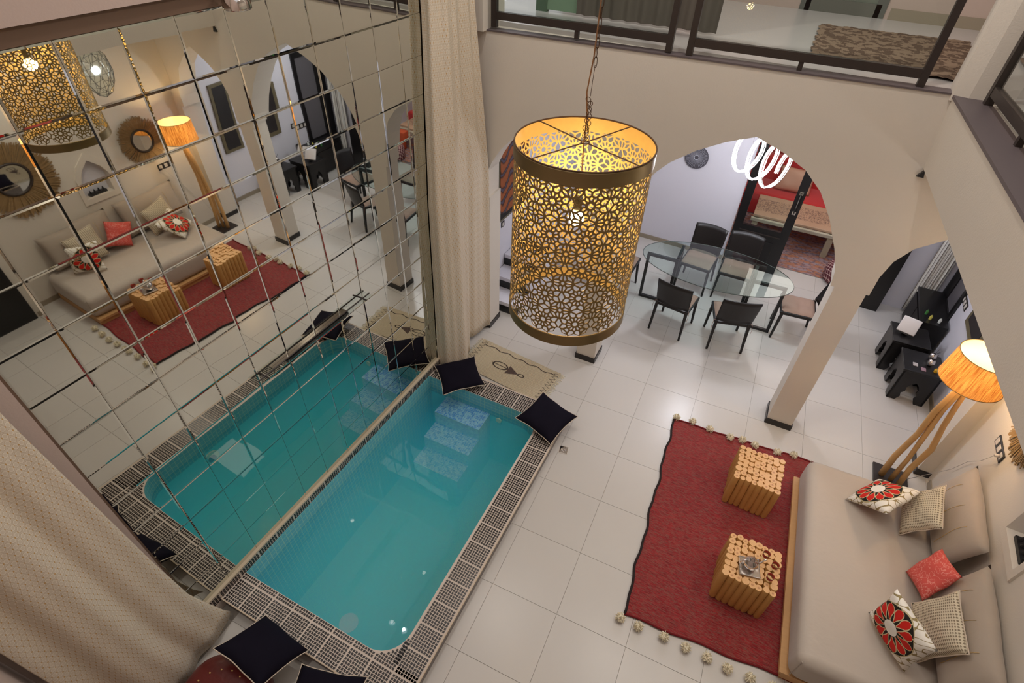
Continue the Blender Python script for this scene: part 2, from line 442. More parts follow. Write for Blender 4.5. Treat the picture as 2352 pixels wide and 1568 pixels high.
n = nt.nodes.new('ShaderNodeTexNoise'); n.inputs['Scale'].default_value = 3.0; n.inputs['Detail'].default_value = 1
tcw = nt.nodes.new('ShaderNodeTexCoord'); nt.links.new(tcw.outputs['Object'], n.inputs['Vector'])
bp = nt.nodes.new('ShaderNodeBump'); bp.inputs['Strength'].default_value = 0.05; bp.inputs['Distance'].default_value = 0.02
nt.links.new(n.outputs['Fac'], bp.inputs['Height']); nt.links.new(bp.outputs[0], gl.inputs['Normal']); nt.links.new(bp.outputs[0], fr.inputs['Normal'])
# faint waviness of the wall mirror
nt = m_mirror.node_tree; b = nt.nodes['Principled BSDF']; tcm = nt.nodes.new('ShaderNodeTexCoord')
ge = nt.nodes.new('ShaderNodeNewGeometry'); n = nt.nodes.new('ShaderNodeTexNoise'); n.inputs['Scale'].default_value = 2.2; n.inputs['Detail'].default_value = 0
nt.links.new(ge.outputs['Position'], n.inputs['Vector'])
bp = nt.nodes.new('ShaderNodeBump'); bp.inputs['Strength'].default_value = 0.12; bp.inputs['Distance'].default_value = 0.01
nt.links.new(n.outputs['Fac'], bp.inputs['Height']); nt.links.new(bp.outputs[0], b.inputs['Normal'])

# ------------------------------------------------------------------ floor
PH = 0.062; TO = (1.7172, 3.5789); TS = 0.6
def tg(a, b): return (TO[0] + a*TS*math.cos(PH) - b*TS*math.sin(PH), TO[1] + a*TS*math.sin(PH) + b*TS*math.cos(PH))
PB = 0.03; PO = (0.045, -0.655)                       # pool frame
def pf(u, v): return (PO[0] + u*math.cos(PB) - v*math.sin(PB), PO[1] + u*math.sin(PB) + v*math.cos(PB))
PW, PL = 1.775, 3.225
basin = [pf(-0.012, 0.15), pf(PW-0.12, 0.15), pf(PW-0.12, PL-0.15), pf(0.08, PL-0.15)]   # hole in the floor
def clip(poly, n, d, keep_less=True):
    out = []
    for i in range(len(poly)):
        p, q = poly[i], poly[(i+1) % len(poly)]
        a = n[0]*p[0] + n[1]*p[1] - d; b = n[0]*q[0] + n[1]*q[1] - d
        if not keep_less: a, b = -a, -b
        if a <= 0: out.append(p)
        if a*b < 0: t = a/(a-b); out.append((p[0] + t*(q[0]-p[0]), p[1] + t*(q[1]-p[1])))
    return out
def area(p): return 0.5*abs(sum(p[i][0]*p[(i+1) % len(p)][1] - p[(i+1) % len(p)][0]*p[i][1] for i in range(len(p)))) if len(p) > 2 else 0
def minus_convex(poly, hole):
    pieces = []; cur = poly; n = len(hole)
    for i in range(n):
        p, q = hole[i], hole[(i+1) % n]; nn = (q[1]-p[1], -(q[0]-p[0])); d = nn[0]*p[0] + nn[1]*p[1]
        outp = clip(cur, nn, d, False)
        if area(outp) > 1e-5: pieces.append(outp)
        cur = clip(cur, nn, d, True)
        if area(cur) < 1e-6: break
    return pieces
fl = MB()
for piece in minus_convex([(-1.2, -1.9), (6.2, -1.9), (6.2, 9.9), (-1.2, 9.9)], basin): fl.prism(piece, -0.12, -0.004)
floor = struct(fl.build('floor', m_grout))
tile_mesh = None
for a in range(-5, 9):
    for b in range(-10, 11):
        c = [tg(a+0.0025, b+0.0025), tg(a+0.9975, b+0.0025), tg(a+0.9975, b+0.9975), tg(a+0.0025, b+0.9975)]
        cx = sum(p[0] for p in c)/4; cy = sum(p[1] for p in c)/4
        if cx < -0.35 or cx > 5.75 or cy < -1.85: continue
        if cx < 0 and cy < 4.0: continue
        pcs = minus_convex(c, basin)
        whole = len(pcs) >= 1 and abs(sum(area(p) for p in pcs) - area(c)) < 1e-5
        if not pcs: continue
        if whole:
            if tile_mesh is None:
                h = TS/2 - 0.0015; o = MB().box((-h, -h, -0.01), (h, h, 0)).build('tile', m_tile, floor); tile_mesh = o.data
            else:
                o = bpy.data.objects.new('tile', tile_mesh); COL.objects.link(o); o.parent = floor
            o.location = (cx, cy, 0); o.rotation_euler = (0, 0, PH)
        else:
            mb = MB()
            for p in pcs: mb.prism(p, -0.01, 0)
            mb.build('tile', m_tile, floor)

# ------------------------------------------------------------------ walls and slabs
AW = 0.038; WP = (1.381, 3.62)                        # arcade wall (seen face)
def aw(x, z, d=0.0):                                  # x along world x, d depth away from camera
    y = WP[1] + math.tan(AW)*(x - WP[0])
    return (x - d*math.sin(AW), y + d*math.cos(AW), z)
outline = [(-0.35, 3.553), (-0.35, 0), (0.14, 0), (0.14, 1.9), (0.115, 1.9), (0.115, 2.2), (0.17, 2.32), (0.265, 2.47), (0.39, 2.6), (0.55, 2.73), (0.75, 2.83),
  (0.95, 2.74), (1.12, 2.61), (1.25, 2.46), (1.32, 2.27), (1.345, 2.05), (1.345, 1.9), (1.38, 1.9), (1.38, 0), (1.62, 0), (1.62, 1.9), (1.655, 1.9), (1.66, 2.05), (1.70, 2.22), (1.80, 2.45), (1.90, 2.6),
  (2.0, 2.71), (2.2, 2.86), (2.42, 2.98), (2.65, 3.07), (2.89, 2.985), (3.10, 2.88), (3.27, 2.73), (3.42, 2.52), (3.56, 2.26), (3.645, 2.05), (3.665, 1.9), (3.70, 1.9), (3.70, 0),
  (3.96, 0), (3.96, 1.9), (3.985, 1.9), (3.985, 2.1), (4.02, 2.27), (4.105, 2.42), (4.29, 2.57), (4.58, 2.74), (4.86, 2.58), (5.04, 2.42), (5.13, 2.24), (5.16, 2.05), (5.16, 1.9), (5.21, 1.9), (5.21, 0), (5.75, 0), (5.75, 3.61)]
w_ = MB().slab([outline], 0.0, 0.27, lambda u, v, d: aw(u, v, d))
struct(w_.build('wall_back', m_wall))
for k, (x0, x1) in enumerate(((-0.2, 0.14), (1.38, 1.62), (3.70, 3.96), (5.21, 5.5))):     # black plinths of the columns
    mb = MB(); t = 0.012
    p = [aw(x0-t, 0, -t), aw(x1+t, 0, -t), aw(x1+t, 0, 0.27+t), aw(x0-t, 0, 0.27+t)]
    mb.prism([(q[0], q[1]) for q in p], 0.0, 0.075)
    struct(mb.build('baseboard_back', m_base))
# side walls
struct(MB().box((-0.25, -1.9, 0), (-0.03, 3.62, 4.13)).build('wall_left', m_wallp))
struct(MB().box((-0.25, -1.9, 4.20), (0.035, 3.62, 6.5)).build('wall_left', m_wallp))
struct(MB().box((-0.25, -1.9, 4.125), (0.012, 3.3, 4.205)).build('trim_1', m_brown))
struct(MB().box((-0.03, -0.835-0.35, 0.1), (0.02, -0.832, 4.13)).build('trim_2', m_wallp))
struct(MB().box((-0.2, -0.832, 0.19), (0.014, -0.818, 4.13)).build('trim_3', m_brown))
struct(MB().box((-0.25, -1.9, 0), (6.0, -1.66, 6.5)).build('wall_near', m_wallp))
XR = 5.34
niche = [(2.04, 1.07), (2.42, 1.07), (2.42, 1.36), (2.36, 1.48), (2.23, 1.60), (2.10, 1.48), (2.04, 1.36)]
MBr = MB().slab([[(-1.7, 0), (3.9, 0), (3.9, 3.1), (-1.7, 3.1)], niche], 0, 0.2, lambda u, v, d: (XR + d, u, v))
struct(MBr.build('wall_right', m_wall))
struct(MB().box((XR+0.1, 1.95, 1.0), (XR+0.19, 2.5, 1.7)).build('wall_right', m_wallw))
struct(MB().box((5.40, 3.95, 0), (5.6, 9.9, 3.3)).build('wall_corridor', m_wallw))
struct(MB().box((XR-0.014, 0.80, 0), (XR, 3.68, 0.07)).build('baseboard_right', m_basei))
struct(MB().box((5.386, 3.95, 0), (5.40, 6.9, 0.07)).build('baseboard_corridor', m_basei))
# dining room shell
struct(MB().box((-0.4, 4.0, 0), (-0.2, 7.1, 3.3)).build('wall_dining', m_wallw))
DW = [[(-0.4, 0), (2.50, 0), (2.50, 2.25), (4.64, 2.25), (4.64, 0), (5.6, 0), (5.6, 3.3), (-0.4, 3.3)]]
struct(MB().slab(DW, 6.92, 7.06, lambda u, v, d: (u, d, v)).build('wall_far', m_wallw))
struct(MB().box((-0.2, 6.905, 0), (2.50, 6.92, 0.07)).build('baseboard_far', m_basei))
struct(MB().box((1.2, 9.7, 0), (5.6, 9.9, 3.0)).build('wall_red_room', mat('red_room_wall', (168, 40, 36), 0.8)))
struct(MB().box((1.9, 7.06, 0), (2.1, 9.9, 3.0)).build('wall_red_room', m_wallw))
struct(MB().box((-0.4, 3.9, 3.12), (5.6, 9.9, 3.30)).build('ceiling', m_ceil))
# upper storey: slabs, beam on the right, corner column, walls
def beam(y, off=0.0): return 3.87 + 0.097*(3.72 - y) + off
bmz = MB(); bmz.add([(beam(3.72), 3.72, 3.07), (beam(-1.7), -1.7, 3.07), (6.0, -1.7, 3.07), (6.0, 3.74, 3.07), (beam(3.72, -0.055), 3.72, 3.575), (beam(-1.7, -0.055), -1.7, 3.575), (6.0, -1.7, 3.555), (6.0, 3.74, 3.555)],
    [(0, 3, 2, 1), (4, 5, 6, 7), (0, 1, 5, 4), (1, 2, 6, 5), (2, 3, 7, 6), (3, 0, 4, 7)])
struct(bmz.build('ceiling', m_wall))
lg = MB(); lg.prism([(beam(3.70, -0.063), 3.70), (beam(-1.7, -0.063), -1.7), (beam(-1.7, 0.15), -1.7), (beam(3.7, 0.15), 3.7)], 3.577, 3.597)
struct(lg.build('trim_4', m_ledge))
lg = MB(); lg.add([aw(x, z, d) for z0_ in (0, 0.012) for x, z, d in ((-0.1, 3.555+z0_, -0.008), (3.85, 3.592+z0_, -0.008), (3.85, 3.592+z0_, 0.11), (-0.1, 3.555+z0_, 0.11))],
       [(0, 3, 2, 1), (4, 5, 6, 7), (0, 1, 5, 4), (1, 2, 6, 5), (2, 3, 7, 6), (3, 0, 4, 7)])
struct(lg.build('trim_5', m_ledge))
m_upf = mat('upper_floor_tile', (186, 180, 178), 0.25)
struct(MB().box((-0.3, 3.80, 3.45), (6.0, 6.5, 3.60)).build('floor_upper', m_upf))
struct(MB().prism([(beam(3.75, 0.2), 3.80), (beam(-1.7, 0.2), -1.7), (6.0, -1.7), (6.0, 3.80)], 3.556, 3.60).build('floor_upper', m_upf))
cc = MB(); cc.prism([(3.80, 3.69), (3.90, 3.665), (4.02, 3.67), (4.05, 3.86), (3.80, 3.88)], 3.56, 6.6); struct(cc.build('trim_6', m_wall))
struct(MB().box((-0.3, 3.50, 3.56), (0.115, 3.9, 6.6)).build('trim_7', m_wall))
upw = [[(-0.3, 3.6), (2.50, 3.6), (2.50, 5.8), (3.30, 5.8), (3.30, 3.6), (6.1, 3.6), (6.1, 6.4), (-0.3, 6.4)]]
struct(MB().slab(upw, 6.20, 6.35, lambda u, v, d: (u, d, v)).build('wall_upper', m_wallp))
struct(MB().box((3.35, 6.186, 3.6), (6.0, 6.20, 3.70)).build('baseboard_upper', m_basei))
struct(MB().box((5.9, -1.7, 3.6), (6.1, 6.3, 6.4)).build('wall_upper', m_wall))
struct(MB().box((-0.3, 3.6, 6.5), (6.1, 6.4, 6.6)).build('ceiling', m_ceil))
struct(MB().box((3.9, -1.8, 6.5), (6.1, 3.6, 6.6)).build('ceiling', m_ceil))
# upper left screen, green door
t = thing('green_door', 'pale green door seen through the upper left railing glass', 'door', (0.42, 4.42, 3.6))
MB().box((-0.06, 0, 0), (0.06, 0.05, 2.1)).build('door_frame', mat('green_frame', (70, 92, 72), 0.5), t, loc=(-0.17, 0, 0))
MB().box((-0.11, 0.01, 0.02), (0.22, 0.04, 2.1)).build('door_panel', mat('green_panel', (112, 136, 112), 0.5), t)
t = thing('dark_curtain', 'dark grey brown curtain across the upper gallery', 'curtain', (1.3, 4.4, 3.6))
m_dc = mat('dark_curtain_cloth', (92, 84, 76), 0.9)
MB().grid(lambda a, b: (-0.66 + 1.36*a, 0.02*math.sin(a*60), 0.02 + 2.6*b), 120, 2).build('cloth', m_dc, t, smooth=True)
# upper door
t = thing('gallery_door', 'grey green door in the far wall of the upper gallery', 'door', (2.9, 6.22, 3.6))
MB().box((-0.38, 0, 0.0), (0.38, 0.05, 2.18)).build('door_leaf', mat('grey_green_door', (118, 124, 112), 0.5), t)
for s in (-1, 1): MB().box((s*0.36-0.05, -0.03, 0), (s*0.36+0.05, 0.05, 2.2)).build('door_frame', mat('grey_frame', (98, 100, 94), 0.5), t)
MB().box((-0.36, -0.03, 0.0), (0.36, -0.005, 0.12)).build('bottom_rail', mat('grey_rail', (104, 104, 96), 0.5), t)
# upper rugs
t = thing('shaggy_rug', 'grey brown shaggy rug beside the corner of the upper gallery', 'rug', (3.42, 4.75, 3.602), 0.03)
def shagf(a, b): return ((a-0.5)*1.25 + 0.012*math.sin(b*40), (b-0.5)*1.45 + 0.012*math.sin(a*37), 0.012 + 0.008*rnd.random())
MB().grid(shagf, 60, 60).build('pile', m_shag, t, smooth=True)
t = thing('brown_rug', 'dark brown rug on the upper floor behind the right railing', 'rug', (5.0, 3.6, 3.602))
MB().grid(lambda a, b: ((a-0.5)*1.3, (b-0.5)*3.0, 0.012+0.01*rnd.random()), 40, 60).build('pile', mat('brown_pile', (92, 64, 42), 0.95, noise=0.4, nscale=20), t, smooth=True)

# railings: framed glass panels
def railing(name, label, p0, p1, posts, z=3.6):
    L = (Vector(p1) - Vector(p0)).length; an = math.atan2(p1[1]-p0[1], p1[0]-p0[0])
    t = thing(name, label, 'railing', (p0[0], p0[1], z), an, 'framed glass railings round the atrium')
    MB().box((0.0, -0.022, 0.055), (L, 0.022, 0.115)).build('bottom_rail', m_dark, t)
    MB().box((0.0, -0.03, 1.0), (L, 0.03, 1.05)).build('top_rail', m_dark, t)
    for x in (0.02, L-0.02): MB().box((x-0.025, -0.025, -0.01), (x+0.025, 0.025, 1.0)).build('post', m_dark, t)
    for x in posts: MB().box((x-0.018, -0.018, -0.01), (x+0.018, 0.018, 0.055)).build('foot', m_dark, t)
    MB().box((0.04, -0.004, 0.115), (L-0.04, 0.004, 1.0)).build('glass_pane', m_glass, t)
railing('glass_railing', 'left framed glass railing above the arches beside the curtain', (0.155, 3.61), (1.80, 3.68), [0.82])
railing('glass_railing', 'wide framed glass railing above the tallest arch', (1.93, 3.69), (3.62, 3.76), [0.86])
railing('glass_railing', 'framed glass railing running along the right edge of the atrium', (4.0, 3.60), (4.42, -0.6), [0.8, 1.6, 2.6])

# ------------------------------------------------------------------ wall mirror made of bevelled tiles
t = thing('wall_mirror', 'huge square tiled mirror covering the wall beside the pool', 'mirror', (0, 0, 0))
MB().box((-0.028, -0.818, 0.205), (-0.001, 2.728, 4.122)).build('backing', m_mgap, t)
hy, hz = 0.2956/2 - 0.0012, 0.3009/2 - 0.0012; bv = 0.009
mb = MB(); o4 = [(-hy, -hz), (hy, -hz), (hy, hz), (-hy, hz)]; i4 = [(-hy+bv, -hz+bv), (hy-bv, -hz+bv), (hy-bv, hz-bv), (-hy+bv, hz-bv)]
vs = [(0, a, b) for a, b in o4] + [(0.0030, a, b) for a, b in o4] + [(0.0042, a, b) for a, b in i4]
fs = [(i, (i+1) % 4, 4+(i+1) % 4, 4+i) for i in range(4)] + [(4+i, 4+(i+1) % 4, 8+(i+1) % 4, 8+i) for i in range(4)] + [(8, 9, 10, 11)]
mb.add(vs, fs); mt0 = mb.build('mirror_tile', m_mirror, t)
first = True
for a in range(-4, 8):
    for b in range(13):
        o = mt0 if first else bpy.data.objects.new('mirror_tile', mt0.data)
        if not first: COL.objects.link(o); o.parent = t
        first = False
        o.location = (0.0, 0.3641 + 0.2956*(a+0.5), 4.1217 - 0.3009*(b+0.5))
        o.rotation_euler = (0, rnd.gauss(0, 0.0022), rnd.gauss(0, 0.0022))

# ------------------------------------------------------------------ pool
ZC = 0.12; ZW = -0.05; RC = 0.24
u0, u1, v0, v1 = -0.10, 1.53, 0.25, PL - 0.25
def inner_outline(n=10):
    pts = [(u0, v0)]
    for k in range(n+1): a = -PI/2 + (PI/2)*k/n; pts.append((u1-RC + RC*math.cos(a), v0+RC + RC*math.sin(a)))
    for k in range(n+1): a = (PI/2)*k/n; pts.append((u1-RC + RC*math.cos(a), v1-RC + RC*math.sin(a)))
    pts.append((u0, v1)); return pts
def inside(u, v, m=0.0):
    if u > u1-m or v < v0+m or v > v1-m: return False
    if u > u1-RC and v < v0+RC: return (u-(u1-RC))**2 + (v-(v0+RC))**2 < (RC-m)**2
    if u > u1-RC and v > v1-RC: return (u-(u1-RC))**2 + (v-(v1-RC))**2 < (RC-m)**2
    return True
pool = thing('swimming_pool', 'small turquoise plunge pool with dark mosaic rim along the mirror', 'pool', (PO[0], PO[1], 0), PB)
def ul(v): return -0.013 + 0.03*v
io = inner_outline(); io[0] = (ul(v0), v0); io[-1] = (ul(v1), v1)
outer = [(ul(0), 0.0), (PW, 0.0), (PW, PL), (ul(PL), PL)]
ioo = [p if k in (0, len(io)-1) else (p[0] + 0.012*(1 if p[0] > 0.8 else 0), p[1] + (0.012 if p[1] > 1.6 else -0.012)) for k, p in enumerate(io)]
ioo[0] = (ul(v0)+0.001, v0-0.012); ioo[-1] = (ul(v1)+0.001, v1+0.012)
MB().slab([outer, ioo], -0.01, ZC-0.006, lambda u, v, d: (u, v, d)).build('coping', [m_side], pool)
MB().slab([[(ul(0)-0.004, -0.008), (PW+0.008, -0.008), (PW+0.008, PL+0.008), (ul(PL)-0.004, PL+0.008)], [(ul(0)-0.001, 0.0), (PW, 0.0), (PW, PL), (ul(PL)-0.001, PL)]], ZC-0.012, ZC+0.002, lambda u, v, d: (u, v, d)).build('coping_edge', mat('coping_edge', (206, 186, 160), 0.5), pool)
MB().slab([[(p[0], p[1]) for p in io]], -1.02, -0.98, lambda u, v, d: (u, v, d)).build('pool_floor', m_poolfloor, pool)
wl = MB(); nI = len(io)
def strip(z0, z1, mi, off=0.0):
    vs = [(p[0], p[1], z0) for p in io] + [(p[0], p[1], z1) for p in io]
    wl.add(vs, [(i, (i+1) % nI, nI+(i+1) % nI, nI+i) for i in range(nI)], mi)
strip(-0.14, ZC-0.002, 0); strip(-1.0, -0.14, 1)
wl.build('basin_wall', [m_pooltile, m_poolfloor], pool, recalc=False)
MB().add([(ul(v0)+0.008, v0, z) for z in (-1.0, ZC-0.002)] + [(ul(v1)+0.008, v1, z) for z in (-1.0, ZC-0.002)] + [(ul(v0)+0.001, v0, ZC-0.002), (ul(v1)+0.001, v1, ZC-0.002)], [(0, 2, 3, 1), (1, 3, 5, 4)]).build('tiled_side', m_pooltile, pool)
wpoly = [(ul(v0)+0.009, v0+0.001)] + [(p[0]-0.001, min(max(p[1], v0+0.001), v1-0.001)) for p in io[1:-1]] + [(ul(v1)+0.009, v1-0.001)]
MB().slab([wpoly], -0.975, ZW, lambda u, v, d: (u, v, d)).build('water', m_water, pool)
for k, (za, zb, va_, vb_) in enumerate(((-1.0, -0.12, 2.70, v1), (-1.0, -0.30, 2.45, 2.70), (-1.0, -0.48, 2.20, 2.45))):
    MB().box((0.31, va_, za), (0.90, vb_, zb)).build('pool_step', m_step, pool)
MB().cyl((1.02, v1-0.004, -0.16), (1.02, v1-0.02, -0.16), 0.035, n=18).build('water_jet', m_reliefcover, pool)
MB().cyl((u1-0.02, 1.0, -0.25), (u1+0.004, 1.0, -0.25), 0.09, n=24).cyl((u1-0.03, 1.0, -0.25), (u1-0.018, 1.0, -0.25), 0.045, n=20, mi=1).build('pool_light', [m_reliefcover, m_dark], pool)
# floor drain cover
dr = MB().cyl((0.60, 0.57, -0.979), (0.60, 0.57, -0.972), 0.095, n=30).build('drain_cover', m_reliefcover, pool)
# mosaic sheets
PIT = 0.0246; CH = 0.0175
def sheet(us, vs, name='mosaic_sheet', cond=None):
    """us,vs: lists of chip centres (pool frame)"""
    mb = MB(); n = 0; h = CH/2
    for u in us:
        for v in vs:
            if cond and not cond(u, v): continue
            mb.add([(u-h, v-h, ZC-0.001), (u+h, v-h, ZC-0.001), (u+h, v+h, ZC-0.001), (u-h, v+h, ZC-0.001), (u-h, v-h, ZC+0.0025), (u+h, v-h, ZC+0.0025), (u+h, v+h, ZC+0.0025), (u-h, v+h, ZC+0.0025)],
                   [(4, 5, 6, 7), (0, 1, 5, 4), (1, 2, 6, 5), (2, 3, 7, 6), (3, 0, 4, 7)], 0); n += 1
    if n: return mb
gr = MB().slab([outer, io], ZC-0.005, ZC, lambda u, v, d: (u, v, d)).build('mosaic_grout_bed', m_mosgrout, pool)
def rng8(a): return [a + 0.012 + PIT*0.965*i for i in range(8)]
def ok(u, v): return not inside(u, v, -CH*0.75) and pf(u, v)[0] > 0.045 and 0 < u < PW and 0 < v < PL
edges_u = [PW - 0.2*(k+1) for k in range(9)]; edges_v = [0.0 + 0.2*k for k in range(17)]
cells = []
for k in range(9):                                       # near and far bands
    ua = PW - 0.2*(k+1)
    cells.append((rng8(ua), rng8(0.0))); cells.append((rng8(ua), [0.212, 0.236] + ([0.2605, 0.285, 0.31, 0.334, 0.358, 0.383, 0.407] if k < 3 and k > 0 else [])))
    cells.append((rng8(ua), rng8(PL-0.2))); cells.append((rng8(ua), [PL-0.212, PL-0.236] + ([PL-0.2605, PL-0.285, PL-0.31, PL-0.334, PL-0.358, PL-0.383, PL-0.407] if k < 3 and k > 0 else [])))
for k in range(15):                                      # right band
    va = 0.2 + 0.2*k
    if va + 0.2 > PL-0.2 + 0.06: break
    vs = [v for v in rng8(va) if v < PL - 0.21]
    cells.append((rng8(PW-0.2), vs)); cells.append(([PW-0.212, PW-0.236], [v for v in vs if not (v < 0.25 or v > PL-0.25)]))
for us, vs in cells:
    mb = sheet(us, vs, cond=ok)
    if mb: mb.build('mosaic_sheet', m_chip, pool, recalc=False)
# plinth under the mirror
pl = thing('mirror_plinth', 'low plinth with beige ledge and mosaic face under the wall mirror', 'plinth', (0, 0, 0))
MB().box((-0.2, -0.90, 0.0), (0.031, 2.62, 0.205)).build('plinth_body', m_mosgrout, pl)
MB().box((-0.02, -0.90, 0.205), (0.034, 2.62, 0.217)).build('ledge', m_beigeledge, pl)
pm = None
for k in range(17):
    ya = -0.85 + 0.2035*k
    if pm is None:
        mb = MB(); h = CH/2
        for i in range(8):
            for j in range(4):
                y = 0.012 + PIT*0.98*i; z = 0.118 + PIT*0.9*(j)
                mb.box((0.030, y-h, z-h+0.002), (0.0335, y+h, z+h))
        pm = mb.build('mosaic_sheet', m_chip, pl); pm.location = (0, ya, 0)
    else:
        o = pm.copy(); COL.objects.link(o); o.location = (0, ya, 0)

# floor drain
t = thing('floor_drain', 'small square steel floor drain beside the pool rim', 'drain', (1.85, 2.208, 0.0), 0.2)
MB().box((-0.052, -0.052, -0.002), (0.052, 0.052, 0.003)).build('frame', m_socket, t)
MB().box((-0.043, -0.043, 0.003), (0.043, 0.043, 0.0055)).build('grate', m_chrome, t)
mb = MB()
for k in range(5):
    a = 2*PI*k/5; mb.tube([(0.006*math.cos(a), 0.006*math.sin(a), 0.008), (0.022*math.cos(a+0.5), 0.022*math.sin(a+0.5), 0.008), (0.034*math.cos(a+1.2), 0.034*math.sin(a+1.2), 0.007)], 0.0035, 6)
mb.build('swirl', m_silver, t, smooth=True)

# ------------------------------------------------------------------ curtains
def curtain(name, label, path, z0, z1, mat_, folds, amp, nx=160, nz=60, uvs=1.0, hem=None, group=None):
    """path(s,z)->(x,y) base line; folds along it"""
    def fn(a, b):
        z = z0 + (z1-z0)*b; x, y = path(a, z); x2, y2 = path(min(1, a+0.01), z); x1_, y1_ = path(max(0, a-0.01), z)
        dx, dy = x2-x1_, y2-y1_; L = math.hypot(dx, dy) or 1
        k = amp*(math.sin(a*folds*2*PI + 0.6*math.sin(b*5)) + 0.4*math.sin(a*folds*4.3*PI + 1 + b*2))
        zz = z + (hem(a) if hem and b == 0 else 0)
        return (x - dy/L*k, y + dx/L*k, zz)
    L = 0; p = path(0, z0)
    t = thing(name, label, 'curtain', (p[0], p[1], z0), group=group)
    mb = MB(); mb.T = Matrix.Translation((-p[0], -p[1], -z0))
    mb.grid(fn, nx, nz, uv=lambda a, b: (a*uvs, (z0 + (z1-z0)*b)))
    o = mb.build('cloth', mat_, t, smooth=True)
    o.modifiers.new('th', 'SOLIDIFY').thickness = 0.003
    return t
def lp(a, pts):
    for i in range(len(pts)-1):
        if a <= pts[i+1][0]:
            t = (a-pts[i][0])/(pts[i+1][0]-pts[i][0]); t = t*t*(3-2*t) if len(pts[i]) > 2 else t
            return pts[i][1] + t*(pts[i+1][1]-pts[i][1])
    return pts[-1][1]
def pline(pts, a):
    n = len(pts)-1; k = min(int(a*n), n-1); t = a*n - k
    p0, p1, p2, p3 = pts[max(k-1, 0)], pts[k], pts[k+1], pts[min(k+2, n)]
    return tuple(0.5*((2*p1[i]) + (-p0[i]+p2[i])*t + (2*p0[i]-5*p1[i]+4*p2[i]-p3[i])*t*t + (-p0[i]+3*p1[i]-3*p2[i]+p3[i])*t**3) for i in (0, 1))
def path_far(a, z):
    b_ = pline([(0.012, 2.53), (0.13, 2.545), (0.24, 2.62), (0.265, 2.80), (0.17, 2.98), (0.07, 3.16), (0.09, 3.36), (0.15, 3.56)], a)
    t_ = pline([(0.012, 2.72), (0.09, 2.725), (0.15, 2.79), (0.16, 2.90), (0.13, 3.02), (0.10, 3.13), (0.11, 3.24), (0.13, 3.34)], a)
    m_ = pline([(0.012, 2.60), (0.11, 2.61), (0.20, 2.70), (0.21, 2.88), (0.15, 3.05), (0.09, 3.22), (0.10, 3.40), (0.13, 3.56)], a)
    if z < 2.2: k = z/2.2; return tuple(b_[i] + (m_[i]-b_[i])*k for i in (0, 1))
    k = min((z-2.2)/1.6, 1.0); return tuple(m_[i] + (t_[i]-m_[i])*k for i in (0, 1))
curtain('ring_curtain', 'tall cream ring patterned curtain beside the far end of the mirror', path_far, 0.06, 6.3, m_curt, 4.5, 0.014, uvs=1.35, nx=140, nz=50)
def path_near(a, z):
    ys = lp(z, [(0, -0.66), (0.2, -0.73), (0.7, -0.84), (1.3, -0.88), (2.7, -0.94), (6.3, -1.0)])
    ye = -1.60
    return (0.16 + 0.10*math.sin(a*PI)*lp(z, [(0, 1.0), (2, 0.6), (6, 0.2)]) + 0.05*a, ys + (ye-ys)*a)
curtain('ring_curtain', 'wide cream ring patterned curtain at the near end of the mirror', path_near, 0.10, 6.3, m_curt, 2.0, 0.024, uvs=1.1, nx=120, nz=50)

# ------------------------------------------------------------------ brass pendant
PX, PY = 2.183, 0.857; RS = 0.297; ZT, ZB = 3.875, 2.99
pend = thing('pendant_lamp', 'large pierced brass drum pendant lamp hanging over the pool side', 'lamp', (PX, PY, ZT))
def voronoi_tile(W, H, seeds):
    allp = [(x+i*W, y+j*H) for i in (-1, 0, 1) for j in (-1, 0, 1) for x, y in seeds]; cells = []
    for (sx, sy) in seeds:
        poly = [(sx-0.06, sy-0.06), (sx+0.06, sy-0.06), (sx+0.06, sy+0.06), (sx-0.06, sy+0.06)]
        for (qx, qy) in sorted(allp, key=lambda p: (p[0]-sx)**2 + (p[1]-sy)**2)[1:28]:
            n_ = (qx-sx, qy-sy); d = (qx*qx + qy*qy - sx*sx - sy*sy)/2; poly = clip(poly, n_, d)
            if len(poly) < 3: break
        if len(poly) > 2: cells.append(poly)
    return cells
NT = 12; TW = 2*PI*RS/NT; BH = 0.062; NR = 5; TH = (ZT-ZB-2*BH)/NR
sd = [(0, 0)]
for k in range(12):
    a = 2*PI*k/12; sd.append((0.030*math.cos(a), 0.030*math.sin(a))); a += PI/12; sd.append((0.052*math.cos(a), 0.052*math.sin(a)))
sd.append((TW/2, TH/2))
for k in range(8):
    a = 2*PI*(k+0.5)/8; sd.append((TW/2 + 0.022*math.cos(a), TH/2 + 0.022*math.sin(a)))
for s1, s2 in ((0.5, 0.0), (0.0, 0.5)): 
    sd.append((TW*s1 + (0.002 if s1 else 0), TH*s2))
for k in range(4):
    a = PI/2*k + PI/4; sd.append((0.070*math.cos(a)*TW/0.155, 0.070*math.sin(a)*TH/0.155))
cells_v = voronoi_tile(TW, TH, sd)
def inset(poly, d):
    n = len(poly); s = sum(poly[i][0]*poly[(i+1) % n][1] - poly[(i+1) % n][0]*poly[i][1] for i in range(n)); q = poly if s > 0 else poly[::-1]
    cur = q
    for i in range(n):
        p, r = q[i], q[(i+1) % n]; e = (r[0]-p[0], r[1]-p[1]); L = math.hypot(*e)
        if L < 1e-6: continue
        nn = (e[1]/L, -e[0]/L); cur = clip(cur, nn, nn[0]*p[0] + nn[1]*p[1] - d)
        if len(cur) < 3: return None
    return cur
shade = MB(); th = 0.0016
def cylp(u, v, r): a = u/RS; return (r*math.cos(a), r*math.sin(a), v - ZT)
